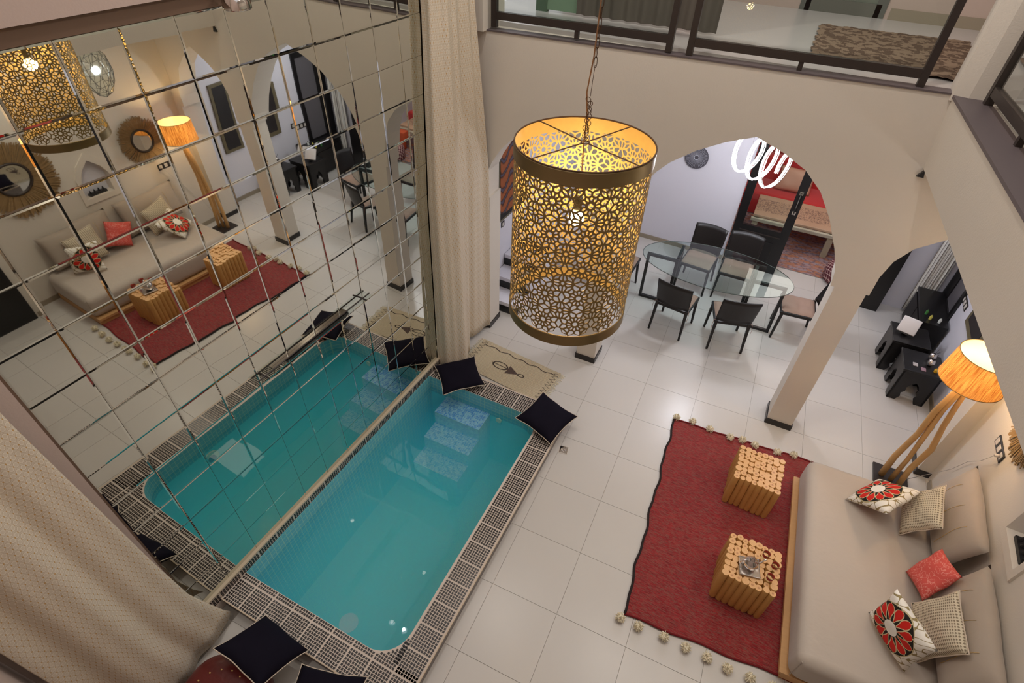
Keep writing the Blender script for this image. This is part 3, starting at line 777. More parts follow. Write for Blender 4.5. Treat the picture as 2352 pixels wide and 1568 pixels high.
def reduce_poly(p, k=1e-4):
    out = [p[0]]
    for q in p[1:]:
        if math.hypot(q[0]-out[-1][0], q[1]-out[-1][1]) > k: out.append(q)
    if math.hypot(out[0][0]-out[-1][0], out[0][1]-out[-1][1]) < k: out.pop()
    return out
for ti in range(NT):
    for tj in range(NR):
        ox = ti*TW; oy = ZB + BH + TH*(tj+0.5) ; 
        for cpoly in cells_v:
            P = reduce_poly(cpoly)
            if len(P) < 3: continue
            s = sum(P[i][0]*P[(i+1) % len(P)][1] - P[(i+1) % len(P)][0]*P[i][1] for i in range(len(P)))
            if s < 0: P = P[::-1]
            shift = 0
            Pz = [(x+ox, y+oy) for x, y in P]
            I = inset(P, 0.0038)
            if any(y < ZB+BH-0.02 or y > ZT-BH+0.02 for _, y in Pz): pass
            if not I or len(reduce_poly(I)) < 3:
                continue_solid = True; n = len(Pz)
                shade.add([cylp(x, y, RS) for x, y in Pz], [tuple(range(n))]); continue
            # hole ring sampled by direction from centroid so that rings match 1:1
            cx = sum(x for x, y in I)/len(I); cy = sum(y for x, y in I)/len(I); n = len(P); In = []
            for (x, y) in P:
                dx, dy = x-cx, y-cy; best = 1.0
                for i in range(len(I)):
                    a1, b1 = I[i]; a2, b2 = I[(i+1) % len(I)]; ex, ey = a2-a1, b2-b1
                    den = dx*ey - dy*ex
                    if abs(den) < 1e-12: continue
                    tt = ((a1-cx)*ey - (b1-cy)*ex)/den; ss = ((a1-cx)*dy - (b1-cy)*dx)/den
                    if tt > 0 and -1e-6 <= ss <= 1+1e-6: best = min(best, tt)
                In.append((cx + dx*best, cy + dy*best))
            Iz = [(x+ox, y+oy) for x, y in In]
            vs = [cylp(x, y, RS) for x, y in Pz] + [cylp(x, y, RS) for x, y in Iz] + [cylp(x, y, RS-th) for x, y in Iz] + [cylp(x, y, RS-th) for x, y in Pz]
            shade.add(vs, [(i, (i+1) % n, n+(i+1) % n, n+i) for i in range(n)] + [(n+i, n+(i+1) % n, 2*n+(i+1) % n, 2*n+i) for i in range(n)], 0)
            shade.add(vs, [(3*n+i, 2*n+i, 2*n+(i+1) % n, 3*n+(i+1) % n) for i in range(n)], 1)
shade.build('pierced_shade', [m_gold, m_goldlit], pend, recalc=False)
H_ = ZT - ZB
def band(z0, z1): 
    return MB().lathe([(RS+0.001, z0), (RS+0.0035, z0+0.003), (RS+0.0025, (z0+z1)/2), (RS+0.0035, z1-0.003), (RS+0.001, z1), (RS-0.002, z1), (RS-0.002, z0), (RS+0.001, z0)], 72)
def lit_inside(z0, z1): return MB().lathe([(RS-0.0025, z0), (RS-0.0025, z1)], 72)  # added inner skin of the bands, carrying the bulb glow in its colour
tb_ = band(-BH, 0).build('top_band', m_goldband, pend, smooth=A40); lit_inside(-BH, -0.001).build('lit_inside', m_goldlit, tb_, smooth=True)
bb_ = band(-H_, -H_+BH).build('bottom_band', m_goldband, pend, smooth=A40); lit_inside(-H_+0.001, -H_+BH).build('lit_inside', m_goldlit, bb_, smooth=True)
MB().tube([(RS*math.cos(2*PI*k/64), RS*math.sin(2*PI*k/64), 0.002) for k in range(64)], 0.0035, 6, True).build('rim_wire', m_rust, pend, smooth=True)
for k in range(4):
    a = 1.18 + PI/2*k; MB().tube([(0.018*math.cos(a), 0.018*math.sin(a), 0.0), (RS*0.99*math.cos(a), RS*0.99*math.sin(a), 0.004)], 0.0028, 6).build('spoke', m_rust, pend)
MB().tube([(0.018*math.cos(2*PI*k/16), 0.018*math.sin(2*PI*k/16), 0.0) for k in range(16)], 0.003, 6, True).build('hub_ring', m_rust, pend, smooth=True)
# tangled rings, chain, cord
rg = MB().tube([(0.0105*math.cos(2*PI*k/14), 0, 0.0105*math.sin(2*PI*k/14)) for k in range(14)], 0.0014, 5, True).build('chain_ring', m_rust, pend, smooth=True)
rg.location = (0.004, 0, 0.012)
for k in range(1, 18):
    o = rg.copy(); COL.objects.link(o); o.location = (0.006*math.sin(k*2.1), 0.006*math.cos(k*1.7), 0.012 + 0.0095*k); o.rotation_euler = (0.3*math.sin(k), 0.4*math.cos(k*2), k*1.3)
MB().tube([(0, 0, 0.185), (0.002, 0, 0.24), (0.004, 0.002, 0.30)], 0.0012, 5).build('hook', m_rust, pend)
lk = MB().tube([(0.006*math.cos(a), 0, 0.016*math.sin(a) + (0.004 if math.sin(a) > 0 else -0.004)) for a in [2*PI*k/12 for k in range(12)]], 0.0014, 5, True).build('chain_link', m_rust, pend, smooth=True)
lk.location = (0.004, 0.002, 0.31)
for k in range(1, 40):
    o = lk.copy(); COL.objects.link(o); o.location = (0.004, 0.002, 0.31 + 0.033*k); o.rotation_euler = (0, 0, PI/2*(k % 2))
MB().tube([(-0.012, 0, -0.26), (0.0, 0.004, -0.14), (-0.006, 0, 0.0), (-0.004, 0, 0.10), (-0.016, -0.002, 0.20), (-0.004, 0, 0.33), (0.0, 0, 0.6), (-0.004, 0, 1.0), (-0.01, 0, 2.6)], 0.0032, 6).build('cord', m_wire, pend, smooth=True)
MB().lathe([(0.0, -0.245), (0.018, -0.25), (0.02, -0.30), (0.014, -0.315)], 16).build('lamp_socket', m_black, pend, smooth=A40)
MB().sphere((0, 0, -0.352), 0.036, 18, sq=(1, 1, 1.15)).build('light_bulb', m_bulb, pend, smooth=True)
light('pendant_light', 'POINT', (PX, PY, ZT-0.352), 27, (1.0, 0.80, 0.50), 0.04)

# ------------------------------------------------------------------ rugs
t = thing('red_rug', 'red woven wool rug with cream pompoms under the log stools', 'rug', (3.62, 2.13, 0.0), 0.0)
cs = [(-0.62, -1.235), (0.86, -1.06), (0.86, 1.26), (-0.845, 1.085)]
def rugf(a, b, zz=0.008):
    p = [(1-a)*(1-b)*cs[0][i] + a*(1-b)*cs[1][i] + a*b*cs[2][i] + (1-a)*b*cs[3][i] for i in (0, 1)]
    e = 0.010*math.sin(b*23) + 0.006*math.sin(b*51+1) if a == 0 else 0
    return (p[0] + e, p[1] + (0.008*math.sin(a*19) if b in (0, 1) else 0), zz + 0.002*math.sin(a*9+b*7) + 0.0015*math.sin(b*31+a*5))
mb = MB(); mb.grid(rugf, 60, 80); rr = mb.build('woven_field', node_mat('red_wool', 0.95, lambda x, y, z, mix, noise, bump: redrug(x*0 + 1, y, z, mix, noise, bump), sheen=0.2), t, smooth=True)
ed = MB(); ed.tube([rugf(0, k/60, 0.012) for k in range(61)], 0.011, 6); ed.build('black_binding', mat('black_wool', (38, 28, 27), 0.95), t, smooth=True)
m_dr = mat('dark_red_wool', (110, 16, 22), 0.95)
for e_ in (0, 1): MB().tube([rugf(k/40, e_, 0.012) for k in range(41)], 0.009, 6).build('red_hem', m_dr, t, smooth=True)
def pom_mesh():
    mb = MB(); mb.sphere((0, 0, 0.036), 0.03, 14, sq=(1, 1, 0.85)); r2 = random.Random(3)
    for k in range(120):
        a = r2.random()*2*PI; c = r2.uniform(-0.7, 1); s = math.sqrt(max(0, 1-c*c)); d = Vector((s*math.cos(a), s*math.sin(a), c)); p = Vector((0, 0, 0.036)) + d*0.024
        q_ = p + (d + Vector((r2.gauss(0, .3), r2.gauss(0, .3), r2.gauss(0, .3))))*0.016; q_.z = max(q_.z, 0.002)
        mb.cyl(p, q_, 0.0045, 0.002, 4, cap=False)
    return mb
pomo = pom_mesh().build('pompom', m_pom, t)
poms = [(2.985, 0.843), (3.139, 0.849), (3.35, 0.874), (3.529, 0.879), (3.699, 0.888), (3.86, 0.888), (4.03, 0.908), (4.2, 0.93), (2.793, 3.24), (2.971, 3.267), (3.166, 3.255), (3.392, 3.25), (3.518, 3.28), (3.654, 3.275), (3.883, 3.297), (4.046, 3.344)]
for k, (x, y) in enumerate(poms):
    o = pomo if k == 0 else pomo.copy()
    if k: COL.objects.link(o)
    o.location = (x-3.62, y-2.13, 0); o.rotation_euler = (0, 0, k*1.1)
t = thing('berber_rug', 'small cream ribbed rug with dark zigzag ends beyond the pool', 'rug', (0.76, 3.0, 0.0), -0.075)
mb = MB(); mb.grid(lambda a, b: ((a-0.5)*1.16 + (0.008*math.sin(b*30) if a in (0, 1) else 0), (b-0.5)*0.56, 0.012 + 0.002*math.sin(a*20)), 50, 30); mb.build('woven_field', m_smallrug, t, smooth=True)
mb = MB()
for k in range(44):
    for s in (-1, 1):
        y = -0.27 + 0.54*k/43; L = 0.035 + 0.03*rnd.random(); mb.tube([(s*0.575, y, 0.010), (s*(0.575+L*0.5), y + rnd.gauss(0, .006), 0.012), (s*(0.575+L), y + rnd.gauss(0, .012), 0.004)], 0.003, 4)
mb.build('fringe', m_pom, t)

# ------------------------------------------------------------------ log stools
def log_stool(label, x, y, rz, seed):
    r = random.Random(seed); t = thing('log_stool', label, 'stool', (x, y, 0.010), rz, 'log bundle stools')
    base = None; S = 0.42; spots = []
    n = 8; p = S/n
    for i in range(n):
        for j in range(n): spots.append((-S/2 + p*(i+0.5) + r.gauss(0, .0022), -S/2 + p*(j+0.5) + r.gauss(0, .0022)))
    for k, (a, b) in enumerate(spots):
        if base is None:
            mb = MB(); nn = 12; vs = []
            prof = [(0.93, 0.0), (1.0, 0.02), (1.03, 0.15), (0.97, 0.30), (0.99, 0.412), (0.90, 0.42)]
            for rr_, z in prof:
                for q in range(nn): vs.append((0.0308*rr_*math.cos(2*PI*q/nn)*(1+0.04*math.sin(3*q)), 0.0308*rr_*math.sin(2*PI*q/nn), z))
            fs = [(i_*nn+q, i_*nn+(q+1) % nn, (i_+1)*nn+(q+1) % nn, (i_+1)*nn+q) for i_ in range(len(prof)-1) for q in range(nn)]
            mb.add(vs, fs, 0); mb.add(vs, [tuple(range(5*nn, 6*nn))], 1); mb.add(vs, [tuple(range(nn-1, -1, -1))], 1)
            base = mb.build('log', [m_log, m_logend], t, smooth=A40); o = base
        else: o = base.copy(); COL.objects.link(o)
        edge = abs(a) > S/2-p or abs(b) > S/2-p
        s = r.uniform(0.86, 1.12); o.location = (a, b, r.uniform(0, 0.006) if not edge else r.uniform(-0.002, 0.012)); o.scale = (s, s, r.uniform(0.97, 1.01)); o.rotation_euler = (0, 0, r.random()*6)
    return t
log_stool('bundled log stool with a bare top, nearer the floor lamp', 3.69, 2.62, 0.035, 5)
log_stool('bundled log stool carrying the silver teapot and tea glasses', 3.80, 1.61, 0.02, 9)
t = thing('teapot', 'small silver teapot with curved spout on the square tray', 'teapot', (3.775, 1.565, 0.446), 0.5)
MB().lathe([(0.0, 0.0), (0.035, 0.002), (0.052, 0.02), (0.058, 0.045), (0.048, 0.075), (0.03, 0.09), (0.026, 0.097)], 24).build('body', m_silver, t, smooth=True)
MB().lathe([(0.028, 0.096), (0.024, 0.108), (0.012, 0.122), (0.004, 0.130), (0.007, 0.138), (0.0, 0.146)], 20).build('lid', m_silver, t, smooth=True)
MB().tube([(0.05, 0, 0.03), (0.08, 0, 0.045), (0.092, 0, 0.08), (0.112, 0, 0.10)], [0.011, 0.009, 0.006, 0.005], 10).build('spout', m_silver, t, smooth=True)
MB().tube([(-0.03, 0, 0.088), (-0.07, 0, 0.095), (-0.09, 0, 0.06), (-0.07, 0, 0.025), (-0.052, 0, 0.025)], 0.0045, 8).build('handle', m_silver, t, smooth=True)
t = thing('tea_tray', 'square silver tray under the teapot', 'tray', (3.78, 1.555, 0.437), 0.25)
MB().rbox((-0.082, -0.082, 0), (0.082, 0.082, 0.006), 0.0025, 2).build('plate', m_silver, t)
mb = MB()
for s in (-1, 1): mb.tube([(s*0.08, -0.08, 0.008), (s*0.08, 0.08, 0.008)], 0.003, 6).tube([(-0.08, s*0.08, 0.008), (0.08, s*0.08, 0.008)], 0.003, 6)
mb.build('rim', m_silver, t)
for k, (x, y, lb) in enumerate(((3.875, 1.70, 'red banded tea glass, farthest of the three on the log stool'), (3.955, 1.635, 'red banded tea glass nearest the sofa'), (3.935, 1.515, 'red banded tea glass nearest the front edge of the stool'))):
    t = thing('tea_glass', lb, 'glass', (x, y, 0.437), 0, 'tea glasses on the log stool')
    MB().lathe([(0.0, 0.0), (0.022, 0.0), (0.022, 0.008), (0.026, 0.045)], 20).build('cup', m_glass, t, smooth=A40)
    MB().lathe([(0.0265, 0.040), (0.029, 0.075), (0.027, 0.075), (0.0245, 0.040), (0.0265, 0.040)], 24).build('red_band', m_tea, t, smooth=True)
    MB().tube([(0.029*math.cos(2*PI*q/20), 0.029*math.sin(2*PI*q/20), 0.0755) for q in range(20)], 0.0018, 5, True).build('gilt_rim', m_goldband, t, smooth=True)

# ------------------------------------------------------------------ sofa and cushions
SY = 0.07
t = thing('sofa', 'low beige daybed sofa on a thin plywood platform', 'sofa', (4.17, 2.03, 0.0), SY)
MB().box((-0.015, -1.0, 0.0), (1.06, 1.0, 0.07)).build('platform', m_ply, t)
MB().box((-0.035, -1.0, 0.07), (1.06, 0.97, 0.10)).build('platform_board', m_ply, t)
mt = MB(); mt.rbox((-0.0, -1.02, 0.10), (1.06, 1.0, 0.42), 0.085, 6)
mo = mt.build('mattress', m_cloth, t, smooth=A40)
mb = MB(); mb.tube([(0.03, -1.0, 0.39), (0.03, -1.0, 0.13)], 0.004, 6).tube([(0.03, 0.98, 0.39), (0.03, 0.98, 0.13)], 0.004, 6); mb.build('seam', m_cush, mo)
def cushion(w_, h_, th_, mt_, t, n=18, pinch=0.07, piping=None, name='cover'):
    def f(sgn):
        def g(a, b):
            u, v = 2*a-1, 2*b-1
            x = w_/2*u*(1 - pinch*(1-v*v)*(abs(u)**2)); y = h_/2*v*(1 - pinch*(1-u*u)*(abs(v)**2))
            z = sgn*th_/2*(max(0.0, (1-u**4)*(1-v**4)))**0.5*(0.75 + 0.25*(1-u*u)*(1-v*v)) + 0.004*math.sin(6*u+3*v)
            return (x, y, z)
        return g
    mb = MB(); mb.grid(f(1), n, n); mb.grid(f(-1), n, n); c = mb.build(name, mt_, t, smooth=True, recalc=False)
    bm = bmesh.new(); bm.from_mesh(c.data); bmesh.ops.remove_doubles(bm, verts=bm.verts, dist=0.0008); bmesh.ops.recalc_face_normals(bm, faces=bm.faces); bm.to_mesh(c.data); bm.free()
    if piping:
        g = f(1); pts = [g(k/20, 0) for k in range(20)] + [g(1, k/20) for k in range(20)] + [g(1-k/20, 1) for k in range(20)] + [g(0, 1-k/20) for k in range(20)]
        MB().tube(pts, 0.0042, 6, True).build('piping', piping, t, smooth=True)
    return c
def pillow(name, label, cat, loc, X, N, w_, h_, th_, mt_, piping=None, group=None, pinch=0.07):
    X = Vector(X).normalized(); N = Vector(N).normalized(); X = (X - N*X.dot(N)).normalized(); Y = N.cross(X)
    t = thing(name, label, cat, (0, 0, 0), group=group)
    t.matrix_world = Matrix(((X.x, Y.x, N.x, loc[0]), (X.y, Y.y, N.y, loc[1]), (X.z, Y.z, N.z, loc[2]), (0, 0, 0, 1)))
    c = cushion(w_, h_, th_, mt_, t, piping=piping, pinch=pinch)
    return t
pillow('cushion', 'white cushion with red flower medallion at the near end of the sofa', 'cushion', (4.80, 1.47, 0.645), (0.044, 0.024, 0.999), (-0.807, -0.589, 0.05), 0.42, 0.42, 0.13, m_flower, group='flower print cushions')
pillow('cushion', 'white cushion with red flower medallion leaning at the lamp end of the sofa', 'cushion', (4.676, 2.711, 0.60), (0.588, 0.794, 0.153), (-0.588, 0.289, 0.756), 0.42, 0.42, 0.13, m_flower, group='flower print cushions')
pillow('cushion', 'cream lattice woven cushion behind the near flower cushion', 'cushion', (5.035, 1.62, 0.665), (0.268, -0.082, 0.960), (-0.955, -0.151, 0.254), 0.44, 0.44, 0.12, m_weave, m_pipe, group='lattice woven cushions')
pillow('cushion', 'cream lattice woven cushion beside the flower cushion at the lamp end', 'cushion', (4.957, 2.66, 0.66), (0.38, -0.216, 0.899), (-0.925, -0.09, 0.369), 0.41, 0.41, 0.12, m_weave, m_pipe, group='lattice woven cushions')
pillow('cushion', 'coral red damask cushion in the middle of the sofa', 'cushion', (5.03, 2.08, 0.63), (0.419, 0.418, 0.806), (-0.894, 0.036, 0.446), 0.34, 0.34, 0.11, m_coral)
def backc(label, y, w_, lean=0.30):
    t = pillow('back_cushion', label, 'cushion', (5.20, y, 0.69), (0.0, 1.0, 0.0), (-1, 0, lean), w_, 0.50, 0.19, m_cush, group='beige back cushions', pinch=0.04)
    for k in range(3):
        x = -w_/2 + w_*(k+1)/4; MB().tube([(x + 0.008*math.sin(q*.7), -0.16+0.04*q, 0.002 + 0.095*max(0.0, (1-(2*x/w_)**4)*(1-((-0.16+0.04*q)/0.25)**4))**0.5*(0.75 + 0.25*(1-(2*x/w_)**2)*(1-((-0.16+0.04*q)/0.25)**2)) + 0.004*math.sin(6*2*x/w_+3*(-0.16+0.04*q)/0.25)) for q in range(9)], 0.0016, 4).build('gold_thread', m_goldthread, t)
    return t
backc('long beige back cushion at the lamp end of the sofa', 2.70, 0.90)
backc('long beige back cushion at the near end of the sofa', 1.66, 0.96)
pillow('navy_cushion', 'dark navy piped cushion on the pool rim in the corner by the mirror', 'cushion', (0.385, 2.44, 0.205), (0.695, 0.719, 0.02), (-0.02, -0.03, 0.999), 0.50, 0.50, 0.13, m_navy, m_pipe, group='navy piped cushions', pinch=0.10)
pillow('navy_cushion', 'dark navy piped cushion on the far right corner of the pool rim', 'cushion', (1.558, 2.358, 0.215), (0.97, -0.206, -0.09), (0.10, -0.064, 0.991), 0.49, 0.49, 0.14, m_navy, m_pipe, group='navy piped cushions', pinch=0.10)
pillow('navy_cushion', 'dark navy piped cushion leaning on the red leather pouf', 'cushion', (0.745, -0.80, 0.36), (0.98, -0.10, -0.12), (0.08, 0.55, 0.80), 0.47, 0.47, 0.15, m_navy, m_pipe, group='navy piped cushions', pinch=0.08)
pillow('navy_cushion', 'dark navy piped cushion on the floor at the near pool corner', 'cushion', (1.33, -0.86, 0.23), (0.93, 0.36, 0.0), (0.05, 0.15, 0.98), 0.50, 0.50, 0.16, m_navy, m_pipe, group='navy piped cushions', pinch=0.08)
# leather pouf
t = thing('leather_pouf', 'red leather pouf with gold stitching beside the near curtain', 'pouf', (0.70, -1.20, 0.0), 0.2)
def poufpt(a, b):
    th_ = 2*PI*a; p = PI*(b-0.5); c, s = math.cos(th_), math.sin(th_)
    sq = (abs(c)**3 + abs(s)**3)**(-1/3)*1.0
    rr_ = 0.32*math.cos(p)**0.35*sq; return (rr_*c, rr_*s, 0.175 + 0.175*(1 if p > 0 else -1)*abs(math.sin(p))**0.8)
mb = MB(); mb.grid(poufpt, 48, 20); mb.build('leather_cover', m_leather, t, smooth=True, recalc=True)
mb = MB()
for k in range(16):
    a = 2*PI*k/16
    for rr_ in (0.10, 0.2): mb.sphere((rr_*math.cos(a), rr_*math.sin(a), 0.350), 0.006, 6, sq=(1.4, 1, 0.5))
mb.build('gold_stitching', m_goldthread, t)

# ------------------------------------------------------------------ floor lamp
t = thing('floor_lamp', 'driftwood floor lamp with glowing cord drum shade', 'lamp', (4.98, 3.56, 0.0), 0.03)
MB().box((-0.16, -0.15, 0), (0.16, 0.14, 0.02)).build('base_plate', m_dark, t)
TL = (-0.08, -0.175)
def stick(pts, r): MB().tube(pts, r, 10).build('driftwood_stick', m_stick, t, smooth=True)
stick([(-0.085, 0.0, 0.02), (-0.10, -0.02, 0.35), (-0.085, -0.06, 0.75), (-0.11, -0.10, 1.1), (-0.10, -0.17, 1.6)], [0.03, 0.029, 0.026, 0.026, 0.022])
stick([(0.0, -0.03, 0.02), (-0.01, -0.06, 0.4), (-0.04, -0.08, 0.8), (-0.07, -0.11, 1.15), (-0.08, -0.18, 1.6)], [0.024, 0.021, 0.023, 0.02, 0.018])
stick([(0.07, -0.07, 0.02), (0.055, -0.075, 0.3), (0.09, -0.06, 0.62), (0.03, -0.08, 0.95), (-0.02, -0.13, 1.25), (-0.06, -0.17, 1.6)], [0.026, 0.027, 0.028, 0.024, 0.022, 0.018])
def cordshade(x, y, z, mix, noise, bump):
    return mix((150, 92, 40), (236, 186, 112), noise(30, 1, 1, 0.04, 3))
m_shade = bpy.data.materials.new('cord_shade'); m_shade.use_nodes = True; nt = m_shade.node_tree; b = nt.nodes['Principled BSDF']
tcs = nt.nodes.new('ShaderNodeTexCoord'); sp = nt.nodes.new('ShaderNodeSeparateXYZ'); nt.links.new(tcs.outputs['Object'], sp.inputs[0]); Ex.nt = nt
ang = f1('ARCTAN2', Ex(sp.outputs[1]), Ex(sp.outputs[0])); cb = nt.nodes.new('ShaderNodeCombineXYZ'); nt.links.new((ang*14.0).s, cb.inputs[0]); nt.links.new((Ex(sp.outputs[2])*3.0).s, cb.inputs[2])
nz = nt.nodes.new('ShaderNodeTexNoise'); nz.inputs['Scale'].default_value = 2.0; nz.inputs['Detail'].default_value = 6; nt.links.new(cb.outputs[0], nz.inputs['Vector'])
cr = nt.nodes.new('ShaderNodeValToRGB'); cr.color_ramp.elements[0].position = 0.36; cr.color_ramp.elements[0].color = (*lin((150, 98, 44)), 1); cr.color_ramp.elements[1].position = 0.66; cr.color_ramp.elements[1].color = (*lin((246, 208, 144)), 1)
nt.links.new(nz.outputs['Fac'], cr.inputs[0]); nt.links.new(cr.outputs[0], b.inputs['Base Color'])
tb = nt.nodes.new('ShaderNodeBsdfTranslucent'); nt.links.new(cr.outputs[0], tb.inputs[0]); mxs = nt.nodes.new('ShaderNodeMixShader'); mxs.inputs[0].default_value = 0.5
nt.links.new(b.outputs[0], mxs.inputs[1]); nt.links.new(tb.outputs[0], mxs.inputs[2]); nt.links.new(mxs.outputs[0], nt.nodes['Material Output'].inputs['Surface'])
sh = MB(); sh.lathe([(0.236, 0), (0.236, 0.004), (0.212, 0.285), (0.212, 0.288)], 64)
so = sh.build('cord_shade', m_shade, t, smooth=True); so.location = (TL[0], TL[1], 1.57)
m_lin = bpy.data.materials.new('lit_lining'); m_lin.use_nodes = True; nt = m_lin.node_tree; b = nt.nodes['Principled BSDF']; b.inputs['Base Color'].default_value = (*lin((250, 238, 206)), 1)  # lamplit inside of the shade put into a paler colour
tb = nt.nodes.new('ShaderNodeBsdfTranslucent'); tb.inputs[0].default_value = (*lin((250, 226, 176)), 1); mxs = nt.nodes.new('ShaderNodeMixShader'); mxs.inputs[0].default_value = 0.5
nt.links.new(b.outputs[0], mxs.inputs[1]); nt.links.new(tb.outputs[0], mxs.inputs[2]); nt.links.new(mxs.outputs[0], nt.nodes['Material Output'].inputs['Surface'])
lo_ = MB().lathe([(0.232, 0.002), (0.208, 0.286)], 64).build('lit_inside', m_lin, t, smooth=True); lo_.location = so.location
for r_, z in ((0.237, 1.57), (0.213, 1.857)): MB().tube([(TL[0] + r_*math.cos(2*PI*q/48), TL[1] + r_*math.sin(2*PI*q/48), z) for q in range(48)], 0.0035, 5, True).build('shade_ring', m_goldband, t, smooth=True)
MB().sphere((TL[0], TL[1], 1.69), 0.035, 14).build('light_bulb', m_bulb, t, smooth=True)
light('floor_lamp_light', 'POINT', (4.98+TL[0], 3.56+TL[1], 1.69), 22, (1.0, 0.70, 0.38), 0.05)

# ------------------------------------------------------------------ dining set
m_padtie = mat('tie_string', (150, 110, 90), 0.8)
def dining_chair():
    t = thing('dining_chair', '', 'chair', (0, 0, 0), 0, 'black dining chairs round the glass table')
    # facing +y, back at -y
    for sx in (-1, 1):
        MB().tube([(sx*0.20, 0.19, 0.43), (sx*0.215, 0.215, 0.0)], [0.025, 0.017], 4).build('leg', m_chair, t)
        MB().tube([(sx*0.20, -0.20, 0.45), (sx*0.215, -0.25, 0.0)], [0.026, 0.017], 4).build('leg', m_chair, t)
    MB().rbox((-0.225, -0.215, 0.40), (0.225, 0.225, 0.445), 0.015, 2).build('seat', m_chair, t, smooth=A40)
    def bk(off):
        def g(a, b):
            x = (a-0.5)*0.44*(1+0.05*b); z = 0.44 + 0.40*b; y = -0.20 - 0.10*b - 0.045*(1-(2*a-1)**2) + off
            return (x, y, z + 0.012*(1-(2*a-1)**2)*b)
        return g
    mb = MB(); mb.grid(lambda a, b: bk(0)(a, 0.06+0.94*b), 14, 6); o = mb.build('backrest', m_chair, t, smooth=True); md = o.modifiers.new('th', 'SOLIDIFY'); md.thickness = 0.014
    def pad(a, b):
        u, v = 2*a-1, 2*b-1; x = 0.205*u; y = 0.20*v + 0.005
        tuft = 0.006*abs(math.sin(2.0*PI*a))*abs(math.sin(2.0*PI*b)) if False else 0.007*(abs(math.sin(2*PI*a)) + abs(math.sin(2*PI*b)))
        return (x, y, 0.447 + ((1-u**6)*(1-v**6))**0.5*(0.018 + tuft))
    mb = MB(); mb.grid(pad, 20, 20); mb.add([pad(0, 0), pad(1, 0), pad(1, 1), pad(0, 1)], [(0, 3, 2, 1)]); mb.build('seat_pad', m_seat, t, smooth=True)
    for sx in (-1, 1):
        MB().tube([(sx*0.195, -0.18, 0.455), (sx*0.235, -0.215, 0.45), (sx*0.245, -0.235, 0.38), (sx*0.24, -0.24, 0.33)], 0.0025, 4).build('tie_string', m_padtie, t)
    return t
ch0 = dining_chair()
chairs = [((2.26, 4.87), -0.12, 'black dining chair on the near side of the glass table, left one'),
          ((2.94, 4.93), 0.30, 'black dining chair on the near side of the glass table, right one'),
          ((3.69, 5.53), PI/2 + 0.12, 'black dining chair at the right end of the glass table'),
          ((2.27, 5.97), PI - 0.06, 'black dining chair against the white wall behind the table'),
          ((2.80, 6.02), PI + 0.02, 'black dining chair in front of the black glazed door'),
          ((1.30, 5.36), -PI/2, 'black dining chair at the left end of the table behind the pendant')]
for k, ((x, y), rz, lb) in enumerate(chairs):
    c = ch0 if k == 0 else copy_tree(ch0)
    c.location = (x, y, 0); c.rotation_euler = (0, 0, rz); c['label'] = lb
t = thing('dining_table', 'oval glass dining table on two black square loop frames', 'table', (2.56, 5.38, 0), 0.045)
top = MB(); N_ = 64
ov = [(0.98*math.cos(2*PI*k/N_), 0.53*math.sin(2*PI*k/N_)) for k in range(N_)]
top.prism(ov, 0.738, 0.75); top.build('glass_top', m_tableglass, t)
MB().tube([(x*1.0, y*1.0, 0.744) for x, y in ov], 0.0045, 6, True).build('glass_edge', mat('green_glass_edge', (58, 66, 60), 0.2), t, smooth=True)
for s in (-1, 1):
    xa, xb = (-0.89, -0.50) if s < 0 else (0.50, 0.89); r = 0.019
    mb = MB()
    mb.box((xa-r, -0.035-r, 0), (xa+r, -0.035+r, 0.735)); mb.box((xb-r, -0.035-r, 0), (xb+r, -0.035+r, 0.735)); mb.box((xa-r, -0.035-r, 0), (xb+r, -0.035+r, 2*r)); mb.box((xa-r, -0.035-r, 0.735-2*r), (xb+r, -0.035+r, 0.735))
    mb.build('leg_frame', m_black, t)
    xi = xb if s < 0 else xa; mb = MB()
    for yy in (0.03, 0.36): mb.box((xi-r, yy-r, 0), (xi+r, yy+r, 0.735))
    mb.box((xi-r, 0.03-r, 0), (xi+r, 0.36+r, 2*r)); mb.box((xi-r, 0.03-r, 0.735-2*r), (xi+r, 0.36+r, 0.735))
    mb.build('leg_frame', m_black, t)
# spiral LED chandelier
m_led = mat('led_strip', (255, 255, 255), 0.4, emit=(250, 252, 255), estr=14)
t = thing('led_chandelier', 'glowing white spiral light hanging in the tallest arch', 'lamp', (2.72, 5.4, 2.2))
pts = []; pts2 = []
for k in range(150):
    a = k/149; th_ = a*3.3*2*PI + 1.0; R_ = 0.20 + 0.03*a; x = -0.32 + 0.54*a
    pts.append((x + 0.085*math.cos(th_), R_*math.cos(th_)*0.8, 0.10 - 0.16*a + R_*math.sin(th_)))
MB().tube(pts, 0.0125, 8).build('light_strip', m_led, t, smooth=True)
MB().tube([(p[0]+0.028, p[1], p[2]-0.004) for p in pts], 0.006, 6).build('metal_band', m_chrome, t, smooth=True)
mb = MB()
for x in (-0.2, 0.15): mb.tube([(x, 0, 0.2), (x, 0, 0.92)], 0.0015, 4)
mb.build('suspension_wire', m_chrome, t)
light('chandelier_light', 'POINT', (2.72, 5.4, 2.15), 62, COOL, 0.12)
